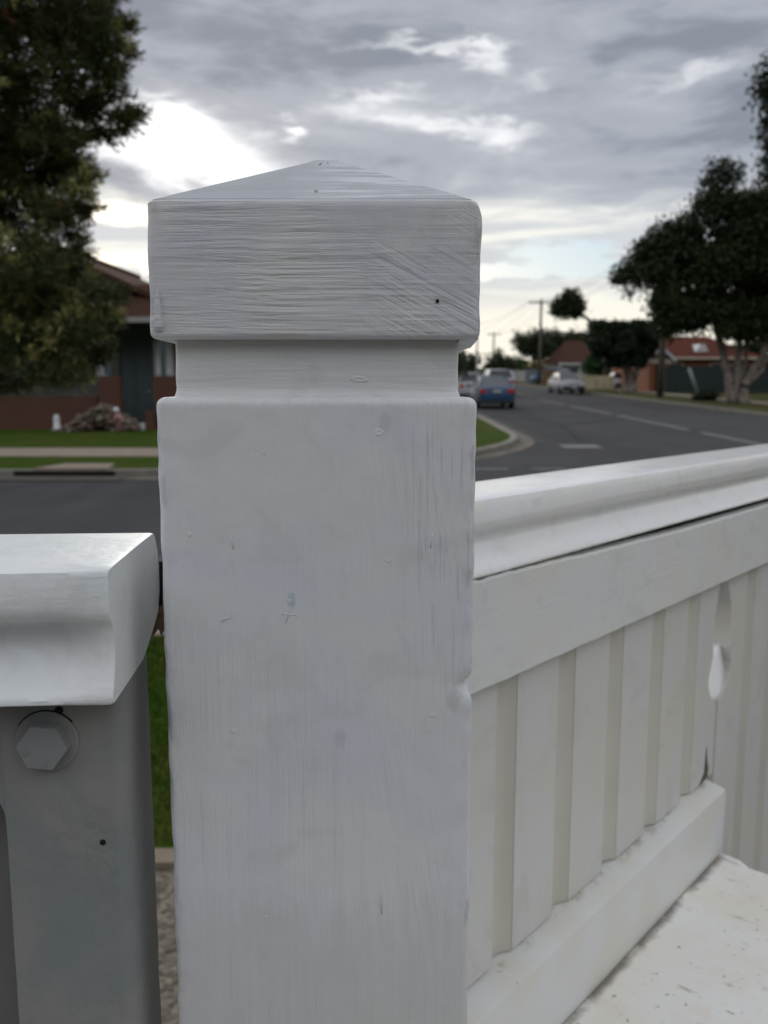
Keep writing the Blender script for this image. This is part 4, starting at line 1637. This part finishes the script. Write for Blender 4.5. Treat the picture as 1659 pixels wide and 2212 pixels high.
# verandah brick piers and low walls
mb = MB()
VY = HY - 1.1
lbox(mb, hx(210, VY), hx(256, VY), VY, VY + .3, .115, at(829, 812, VY)[2])
lbox(mb, hx(330, VY), hx(470, VY), VY, VY + .3, .115, at(829, 812, VY)[2])
lbox(mb, hx(311, VY), hx(330, VY) - .002, VY - .1, VY + .35, .115, at(829, 888, VY)[2])
lbox(mb, hx(-230, VY), hx(203, VY), VY + .15, VY + .35, .115, at(829, 856, VY)[2])
mb.build('verandah_wall', BRICK_R, house)
for px in (233, 350, 40):
    mb = MB()
    c = hx(px, VY)
    lbox(mb, c - .06, c + .06, VY + .08, VY + .2, at(829, 812 if px > 200 else 852, VY)[2] + .001, zg - .16)
    mb.build('verandah_post', TEAL_D, house)
mb = MB()
lbox(mb, hx(286, VY), hx(311, VY) - .01, VY - .25, VY + .5, .115, .27)
mb.build('step', OFFWHITE, house)

# rubble heap: every broken brick is its own lump of one countless heap
r = np.random.default_rng(21)
mb = MB()
RY = 22.6
c0 = hx(212, RY)
for k in range(420):
    a = r.uniform(-1, 1)
    hmax = .66 * max(0.03, 1 - abs(a - .1) ** 1.3)
    z = .115 + hmax * r.random() ** .7
    x = c0 + a * 1.0
    y_ = RY + r.normal(0, .22)
    sx, sy, sz = r.uniform(.03, .11), r.uniform(.03, .09), r.uniform(.02, .055)
    M = Matrix.Translation((x, y_, z)) @ Matrix.Rotation(r.uniform(0, 3.1), 4, Vector(r.normal(size=3)).normalized())
    i = len(mb.v)
    mb.box(-sx, sx, -sy, sy, -sz, sz, int(r.integers(0, 3)))
    mb.v[i:] = [tuple(M @ Vector(p)) for p in mb.v[i:]]
tag(mb.build('rubble_heap', [plain('broken_brick', (.165, .115, .085), .95, .3, 9), plain('mortar_lump', (.185, .155, .125), .95, .25, 9), plain('brown_earth', (.11, .085, .065), .95, .3, 9)]),
    'brown heap of broken bricks and rubble before the house wall', 'rubble heap', kind='stuff')
# rounded white bollard on the lawn edge
WB = at(124, 934, 22.6)
t = thing('garden_post', 'short white round-topped post on the lawn left of the rubble', 'post', (WB[0], 22.6, .115))
mb = MB()
mb.loft([[(r_ * math.cos(a), r_ * math.sin(a), z) for a in np.linspace(0, 2 * math.pi, 17)[:-1]] for z, r_ in [(0, .11), (.03, .11), (.04, .085), (.30, .082), (.36, .075), (.40, .055), (.42, .02)]])
mb.build('post_body', OFFWHITE, t, True)
mb = MB()
mb.slab([(-.17, -.13), (.17, -.13), (.17, .13), (-.17, .13)], 0.001, .028)
mb.build('base', CONC, t)
# pale sack and red bucket beside the heap
SB_ = at(266, 925, 22.3)
t = thing('cement_bag', 'crumpled pink and white bag slumped at the right end of the rubble', 'bag', (SB_[0], 22.3, .115))
mb = MB()
rings = []
for k in range(9):
    f = k / 8
    rad = .17 * (math.sin(math.pi * min(1, .18 + f * .8)) ** .6) + .01
    rings.append([(rad * math.cos(a) * (1 + .15 * mnoise.noise(Vector((math.cos(a) * 2, math.sin(a) * 2, f * 4)))) - .16 * f, rad * .7 * math.sin(a), .5 * f) for a in np.linspace(0, 2 * math.pi, 15)[:-1]])
mb.loft(rings)
mb.build('sack', plain('pink_sack', (.34, .19, .17), .8, .3, 8), t, True)
mb = MB()
mb.loft([[(-.16 + r_ * math.cos(a), r_ * math.sin(a), z) for a in np.linspace(0, 2 * math.pi, 11)[:-1]] for z, r_ in [(.47, .05), (.53, .085), (.60, .07), (.63, .02)]])
mb.build('tied_neck', OFFWHITE, t, True)


# ---- simple houses further off
def far_house(name, label, px0, px1, pyr, pye, Y, depth, wallm, tilem, trim):
    x0, x1 = at(px0, 800, Y)[0], at(px1, 800, Y)[0]
    ze_, zr = at(829, pye, Y)[2], at(829, pyr, Y)[2]
    cx = (x0 + x1) / 2
    h = thing(name, label, 'house', (cx, Y, .115))
    hw = (x1 - x0) / 2
    mb = MB()
    mb.box(-hw, hw, .4, depth, 0, ze_ - .115)
    mb.build('wall', wallm, h)
    mb = MB()
    rid = hw * .45
    z0, z1 = ze_ - .115 + .01, zr - .115
    a = [(-hw - .4, 0, z0), (hw + .4, 0, z0), (hw + .4, depth + .4, z0), (-hw - .4, depth + .4, z0)]
    b = [(-rid, depth / 2, z1), (rid, depth / 2, z1)]
    mb.face([a[0], a[1], b[1], b[0]])
    mb.face([a[1], a[2], b[1]])
    mb.face([a[2], a[3], b[0], b[1]])
    mb.face([a[3], a[0], b[0]])
    mb.face([a[3], a[2], a[1], a[0]])
    rf = mb.build('roof', tilem, h)
    mb = MB()
    mb.box(-hw - .45, hw + .45, -.12, -.003, z0 - .14, z0 + .02)
    mb.build('gutter', trim, h)
    for fx in (-.5, .35):
        mb = MB()
        mb.box(hw * fx - .8, hw * fx + .8, .34, .397, .95, min(2.0, ze_ - .5))
        wn = mb.build('window', trim, h)
        mb = MB()
        mb.box(hw * fx - .7, hw * fx + .7, .32, .338, 1.05, min(1.9, ze_ - .6))
        mb.build('pane', GLASS, wn)
    return h, hw, z0, z1, rf


h, hw, z0, z1, rf = far_house('orange_house', 'orange brick house with red roof and white gable trim behind the green fence', 1395, 1640, 722, 772, 62, 9, BRICK_O, TILE_R, CREAM)
# gabled porch at its left end
cx = h.location.x
px_c = at(1427, 800, 60)[0] - cx
mb = MB()
mb.box(px_c - .75, px_c - .35, -2.0, .39, 0, 1.95)
mb.box(px_c + .25, px_c + .65, -2.0, .39, 0, 1.95)
mb.build('porch_pier', BRICK_O, h)
mb = MB()
mb.box(px_c - .9, px_c + .8, -2.05, -1.6, 1.951, 2.25)
mb.build('porch_beam', CREAM, h)
mb = MB()
pk = at(829, 746, 60)[2] - .115
for sg in (-1, 1):
    poly = [(px_c - .05, pk), (px_c - .05 + sg * 1.05, pk - .95), (px_c - .05 + sg * 1.05, pk - 1.07), (px_c - .05, pk - .13)]
    mb.loft([[(x, -2.2, z) for x, z in poly], [(x, 2.2, z) for x, z in poly]])
mb.build('porch_roof', TILE_R, h)
mb = MB()
for sg in (-1, 1):
    poly = [(px_c - .05, pk - .01), (px_c - .05 + sg * 1.02, pk - .94), (px_c - .05 + sg * 1.02, pk - 1.18), (px_c - .05, pk - .25)]
    mb.loft([[(x, -2.26, z) for x, z in poly], [(x, -2.203, z) for x, z in poly]])
mb.build('bargeboard', OFFWHITE, h)
mb = MB()
mb.prism([(px_c - .9, 2.251), (px_c + .8, 2.251), (px_c - .05, pk - .2)], -1.9, -1.7)
mb.build('porch_gable', BRICK_O, h)
mb = MB()
vx = at(1512, 746, 63.5)
vx = vx[0] - cx
mb.prism([(vx - .5, 2.8), (vx + .5, 2.8), (vx + .18, 3.35), (vx - .15, 3.35)], 1.0, 2.6)
mb.build('sky_gap_block', OFFWHITE, rf)  # pale block added in place of bright sky showing through foliage

far_house('tiled_house', 'brown-roofed house half hidden left of the clipped tree', 1215, 1300, 733, 785, 90, 9, PALEW, TILE_B, OFFWHITE)

# ---- fences
def sheet_fence(name, label, pxa, Ya, pxb, Yb, zt, mat, post_mat, n, thick=.06):
    a = at(pxa, 800, Ya)
    b = at(pxb, 800, Yb)
    ang = math.atan2(b[1] - a[1], b[0] - a[0])
    Ln = math.hypot(b[0] - a[0], b[1] - a[1])
    t = thing(name, label, 'fence', (a[0], a[1], .115), ang)
    mb = MB()
    st = Ln / n
    for k in range(n):
        x0 = k * st + .05
        x1 = (k + 1) * st - .05
        m_ = max(3, int((x1 - x0) / .2))
        pts = []
        for i in range(m_ + 1):
            x = x0 + (x1 - x0) * i / m_
            pts.append((x, (.018 if i % 2 else -.018)))
        ring0 = [(x, y_, .03) for x, y_ in pts] + [(x, y_ + thick * .5, .03) for x, y_ in reversed(pts)]
        ring1 = [(x, y_, zt) for x, y_ in pts] + [(x, y_ + thick * .5, zt) for x, y_ in reversed(pts)]
        mb.loft([ring0, ring1])
    mb.build('panel', mat, t)
    for k in range(n + 1):
        mb = MB()
        mb.box(k * st - .048, k * st + .048, -.05, .08, 0, zt + .05)
        mb.build('fence_post', post_mat, t)
    return t


sheet_fence('sheet_fence', 'dark green sheet metal fence below the orange brick house', 1438, 57, 1800, 55, 1.75, GREENF, GREENF, 6)
sheet_fence('low_fence', 'low cream fence behind the clipped tree and white sedan', 1252, 66, 1325, 66, 1.05, CREAMF, CREAMF, 2)
sheet_fence('low_fence', 'short cream fence panel right of the clipped tree trunk', 1368, 65, 1404, 65, 1.05, CREAMF, CREAMF, 1)
sheet_fence('paling_fence', 'brown paling fence between the far power pole and the white sedan', 1172, 82, 1206, 82, 1.45, PALING, PALING, 2)
sheet_fence('side_gate', 'grey-blue gate panel left of the far power pole', 1136, 92, 1160, 92, 1.45, GREYF, GREYF, 1)
sheet_fence('pale_fence', 'pale low fence at the bend far down the street', 1100, 112, 1134, 112, 1.3, PALEW, PALEW, 2)


# =================================================================== POLES AND WIRES
def power_pole(label, x, y_, h, r, arm=True):
    t = thing('power_pole', label, 'power pole', (x, y_, .115), 0, 'timber power poles along the right verge')
    mb = MB()
    mb.tube([(0, 0, 0), (0, 0, h * .5), (0, 0, h)], [r, r * .85, r * .68], 10)
    mb.build('pole', POLEW, t, True)
    if arm:
        mb = MB()
        mb.box(-1.25, 1.25, -r * .68 - .1, -r * .68 - .004, h - .42, h - .28)
        ar = mb.build('crossarm', POLEW, t)
        for k in (-1.15, -.55, .55, 1.15):
            mb = MB()
            mb.tube([(k, -r * .68 - .05, h - .279), (k, -r * .68 - .05, h - .20), (k, -r * .68 - .05, h - .14)], [.02, .045, .03], 7)
            mb.build('insulator', OFFWHITE, ar)
    return (x, y_, h)


pa = at(1164, 832, 86)
pb = at(1065, 815, 150)
pc = at(1425, 861, 48.5)
A = power_pole('grey power pole with crossarm rising behind the blue and white cars', pa[0], 86, at(829, 646, 86)[2] - .115, .17)
B = power_pole('faint distant power pole with crossarm at the end of the street', pb[0], 150, at(829, 718, 150)[2] - .115, .2)
Cc = power_pole('thick power pole in front of the spreading tree and orange house', pc[0], 48.5, 8.8, .2)
for (p, q_, nm) in ((A, B, 'far pair of poles'), (Cc, A, 'nearer pair of poles')):
    for k, off in enumerate((-1.15, -.55, .55, 1.15)):
        pts = []
        a = Vector((p[0] + off, p[1] - .17, p[2] + .115 - .135))
        b = Vector((q_[0] + off, q_[1] - .17, q_[2] + .115 - .135))
        for i in range(13):
            f = i / 12
            v_ = a.lerp(b, f)
            v_.z -= .9 * 4 * f * (1 - f)
            pts.append(v_)
        mb = MB()
        mb.tube(pts, .011, 5)
        lab = ('thin black wire strung between the far pair of poles', 'thin black wire from the thick pole to the crossarmed pole')[0 if p is A else 1]
        tag(mb.build('power_line', WIREM), lab, 'wire', 'power lines over the right verge')
# service wires from the pole down to the houses on the left
for k, (px, py, Y) in enumerate(((1000, 705, 70), (985, 735, 95))):
    a = Vector((A[0] - 1.15, A[1] - .17, A[2] + .115 - .135))
    b = Vector(at(px, py, Y))
    mb = MB()
    pts = []
    for i in range(11):
        v_ = a.lerp(b, i / 10)
        v_.z -= .5 * 4 * (i / 10) * (1 - i / 10)
        pts.append(v_)
    mb.tube(pts, .011, 5)
    tag(mb.build('service_line', WIREM), ('upper slack wire sloping from the crossarm down behind the post', 'lower slack wire sloping from the crossarm down behind the post')[k], 'wire', 'service wires crossing the street')

# thin sign pole on the street corner, leaning steel post on the verge
sp = at(1044, 905, 28.5)
t = thing('sign_pole', 'thin grey steel pole standing on the grass corner before the blue sedan', 'pole', (sp[0] - .25, 28.5, .115))
mb = MB()
mb.tube([(0, 0, 0), (0, 0, 3.1)], .032, 10)
mb.build('pole', STEEL, t, True)
mb = MB()
mb.tube([(0, 0, 3.1), (0, 0, 3.13)], [.036, .02], 10)
mb.build('pole_cap', STEEL, t)
lp = at(1511, 868, 44)
t = thing('leaning_post', 'thin grey steel post leaning left on the right verge', 'post', (lp[0], 44, .115))
top_ = at(1489, 795, 44)
mb = MB()
mb.tube([(0, 0, 0), (top_[0] - lp[0], 0, top_[2] - .115)], .075, 10)
mb.build('pole', STEEL, t, True)
mb = MB()
mb.slab([(-.18, -.15), (.18, -.15), (.18, .15), (-.18, .15)], .001, .05)
mb.build('footing', CONC, t)


# =================================================================== CARS
def car(label, x, y_, rz, col, scale=1.0, hatch=False, rough=.5, group='cars in the street'):
    t = thing('parked_car', label, 'car', (x, y_, .012), rz, group)
    pm = plain('car_paint_%s' % '_'.join('%02d' % int(c * 99) for c in col), col, rough, .0, spec=.6)
    k = scale
    st = [(-2.28, .36, .74, .66), (-2.20, .28, .93, .79), (-1.75, .22, 1.0, .855), (-.9, .20, .96, .875), (.5, .20, .93, .875), (1.15, .20, .92, .865), (1.75, .22, .83, .84), (2.15, .26, .72, .77), (2.26, .34, .60, .66)]
    if hatch:
        st = [(-1.95, .36, .80, .68), (-1.88, .28, .98, .78), (-1.6, .22, 1.02, .83), (-.9, .20, .97, .84), (.5, .20, .93, .84), (1.0, .20, .92, .835), (1.5, .22, .84, .81), (1.85, .26, .74, .75), (1.95, .34, .62, .66)]
    rings = []
    for yy, zb, zt, w in st:
        half_ = [(w * .86, zb), (w * .97, zb + .08), (w, zb + (zt - zb) * .45), (w * .985, zb + (zt - zb) * .70), (w * .93, zt - .05), (w * .80, zt)]
        ring = [(a, yy, z) for a, z in half_] + [(0, yy, zt + .035)] + [(-a, yy, z) for a, z in reversed(half_)] + [(0, yy, zb)]
        rings.append([(a * k, b * k, c * k) for a, b, c in ring])
    mb = MB()
    mb.loft(rings)
    o = mb.build('body', pm, t, True)
    smooth_by_angle(o, 48)
    # greenhouse
    if hatch:
        bot = [(-.73, -1.80, .97), (.73, -1.80, .97), (.73, 1.05, .92), (-.73, 1.05, .92)]
        top = [(-.56, -1.45, 1.44), (.56, -1.45, 1.44), (.56, .25, 1.46), (-.56, .25, 1.46)]
    else:
        bot = [(-.73, -1.72, .98), (.73, -1.72, .98), (.73, 1.12, .91), (-.73, 1.12, .91)]
        top = [(-.56, -.95, 1.40), (.56, -.95, 1.40), (.56, .25, 1.42), (-.56, .25, 1.42)]
    bot = [Vector(p) * k for p in bot]
    top = [Vector(p) * k for p in top]
    mid = [a.lerp(b, .55) * 1 for a, b in zip(bot, top)]
    mid = [Vector((m.x * 1.04, m.y, m.z)) for m in mid]
    # roof: crowned slab with pillars
    mb = MB()
    nseg = 6
    rr = []
    for i in range(nseg + 1):
        f = i / nseg
        l_ = top[0].lerp(top[3], f)
        r_ = top[1].lerp(top[2], f)
        cr = .035 * k * math.sin(math.pi * (.15 + .7 * f))
        rr.append([l_ + Vector((0, 0, -.03 * k)), l_ + Vector((.02 * k, 0, .012 * k)), l_.lerp(r_, .3) + Vector((0, 0, cr)), l_.lerp(r_, .7) + Vector((0, 0, cr)), r_ + Vector((-.02 * k, 0, .012 * k)), r_ + Vector((0, 0, -.03 * k))])
    mb.loft(rr)
    for b_, m_, t_ in zip(bot, mid, top):
        mb.tube([b_, m_, t_ - Vector((0, 0, .01 * k))], [.052 * k, .045 * k, .04 * k], 6)
    for sx in (-1, 1):
        mb.tube([Vector((sx * .735, -.25, .95)) * k, Vector((sx * .67, -.28, 1.2)) * k, Vector((sx * .56, -.3, 1.40)) * k], .035 * k, 6)
    o = mb.build('roof', pm, t, True)
    smooth_by_angle(o, 50)
    for nm, (i, j) in (('rear_window', (0, 1)), ('windscreen', (2, 3)), ('side_window', (1, 2)), ('side_window', (3, 0))):
        mb = MB()
        q0 = [bot[i], bot[j], mid[j], top[j], top[i], mid[i]]
        cen = sum(q0, Vector()) / 6
        inn = [p + (Vector((0, (bot[0].y + bot[2].y) / 2, 1.1 * k)) - cen).normalized() * .02 for p in q0]
        mb.face([q0[0], q0[1], q0[2], q0[5]])
        mb.face([q0[5], q0[2], q0[3], q0[4]])
        mb.face(list(reversed(inn)))
        mb.build(nm, GLASS, t, True)
    ry, fy = st[0][0], st[-1][0]
    tyre = plain('tyre_rubber', (.012, .012, .013), .8, 0)
    dark = plain('dark_bumper', (.02, .02, .022), .6, 0)
    wb = 1.33 if not hatch else 1.2
    for sx in (-1, 1):
        for yy in (-wb, wb):
            mb = MB()
            xo, xi = sx * .885, sx * .67
            rings = []
            for xx, rr_2 in ((xi, .29), (xi, .315), (xo - sx * .03, .315), (xo, .295), (xo, .20)):
                rings.append([(xx * k, (yy + rr_2 * math.cos(a)) * k, (.315 + rr_2 * math.sin(a)) * k) for a in np.linspace(0, 2 * math.pi, 21)[:-1]])
            mb.loft(rings)
            wh = mb.build('wheel', tyre, t, True)
            mb = MB()
            rings = []
            for xx, rr_2 in ((xo - sx * .01, .20), (xo + sx * .004, .19), (xo - sx * .015, .12), (xo + sx * .002, .05)):
                rings.append([(xx * k, (yy + rr_2 * math.cos(a)) * k, (.315 + rr_2 * math.sin(a)) * k) for a in np.linspace(0, 2 * math.pi, 21)[:-1]])
            mb.loft(rings)
            mb.build('rim', STEEL, wh, True)
        mb = MB()
        mb.box(sx * .62 * k - .15 * k, sx * .62 * k + .15 * k, (ry - .012) * k, (ry + .16) * k, .70 * k, .88 * k, bev=.02 * k)
        mb.build('tail_light', plain('red_lens', (.42, .03, .025), .2, 0, spec=.6), t)
        mb = MB()
        mb.box(sx * .58 * k - .17 * k, sx * .58 * k + .17 * k, (fy - .14) * k, (fy + .012) * k, .56 * k, .70 * k, bev=.02 * k)
        mb.build('headlight', plain('clear_lens', (.55, .57, .60), .12, 0, spec=.7), t)
        mb = MB()
        mb.box(sx * .98 * k - .09 * k, sx * .98 * k + .09 * k, .78 * k, .92 * k, .93 * k, 1.06 * k, bev=.02 * k)
        mb.build('mirror', pm, t)
    mb = MB()
    mb.box(-.74 * k, .74 * k, (ry - .035) * k, (ry + .3) * k, .24 * k, .40 * k, bev=.03 * k)
    mb.build('rear_bumper', dark, t)
    mb = MB()
    mb.box(-.72 * k, .72 * k, (fy - .3) * k, (fy + .03) * k, .24 * k, .50 * k, bev=.03 * k)
    mb.build('front_bumper', dark, t)
    for nm, yy in (('number_plate', ry - .022), ('number_plate', fy + .045)):
        zc = .80 if yy < 0 else .43
        mb = MB()
        mb.box(-.18 * k, .18 * k, (yy - .012) * k, (yy + .012) * k, (zc - .06) * k, (zc + .06) * k)
        mb.build(nm, plain('plate_white', (.42, .46, .42), .5, 0), t)
    return t


BLUE = (.010, .052, .120)
bc = at(1071, 885, 36.6)
car('blue sedan parked with its tail lights toward the viewer, right of the post', 4.82, 38.6, 0.0, BLUE, .96)
car('white car parked at the left kerb in front of the blue sedan', 4.75, 47.5, 0.0, (.42, .44, .46), hatch=True)
car('small white car further along the road, seen over the blue sedan', 7.35, 56.0, 0.0, (.50, .52, .56), 1.12, hatch=True)
car('silver white sedan parked at the right kerb facing the viewer', 12.75, 60.0, math.pi + .04, (.25, .255, .262))
sc_ = at(1362, 838, 68.5)
car('pale hatchback side-on in a driveway, half hidden by the clipped tree trunk', sc_[0] + .1, 69.0, -math.pi / 2, (.50, .52, .55), .95, hatch=True)
bv = at(1193, 830, 86)
car('dark blue car of which only the roof shows above the brown paling fence', bv[0], 86.5, .5, (.03, .09, .22), 1.18, hatch=True)
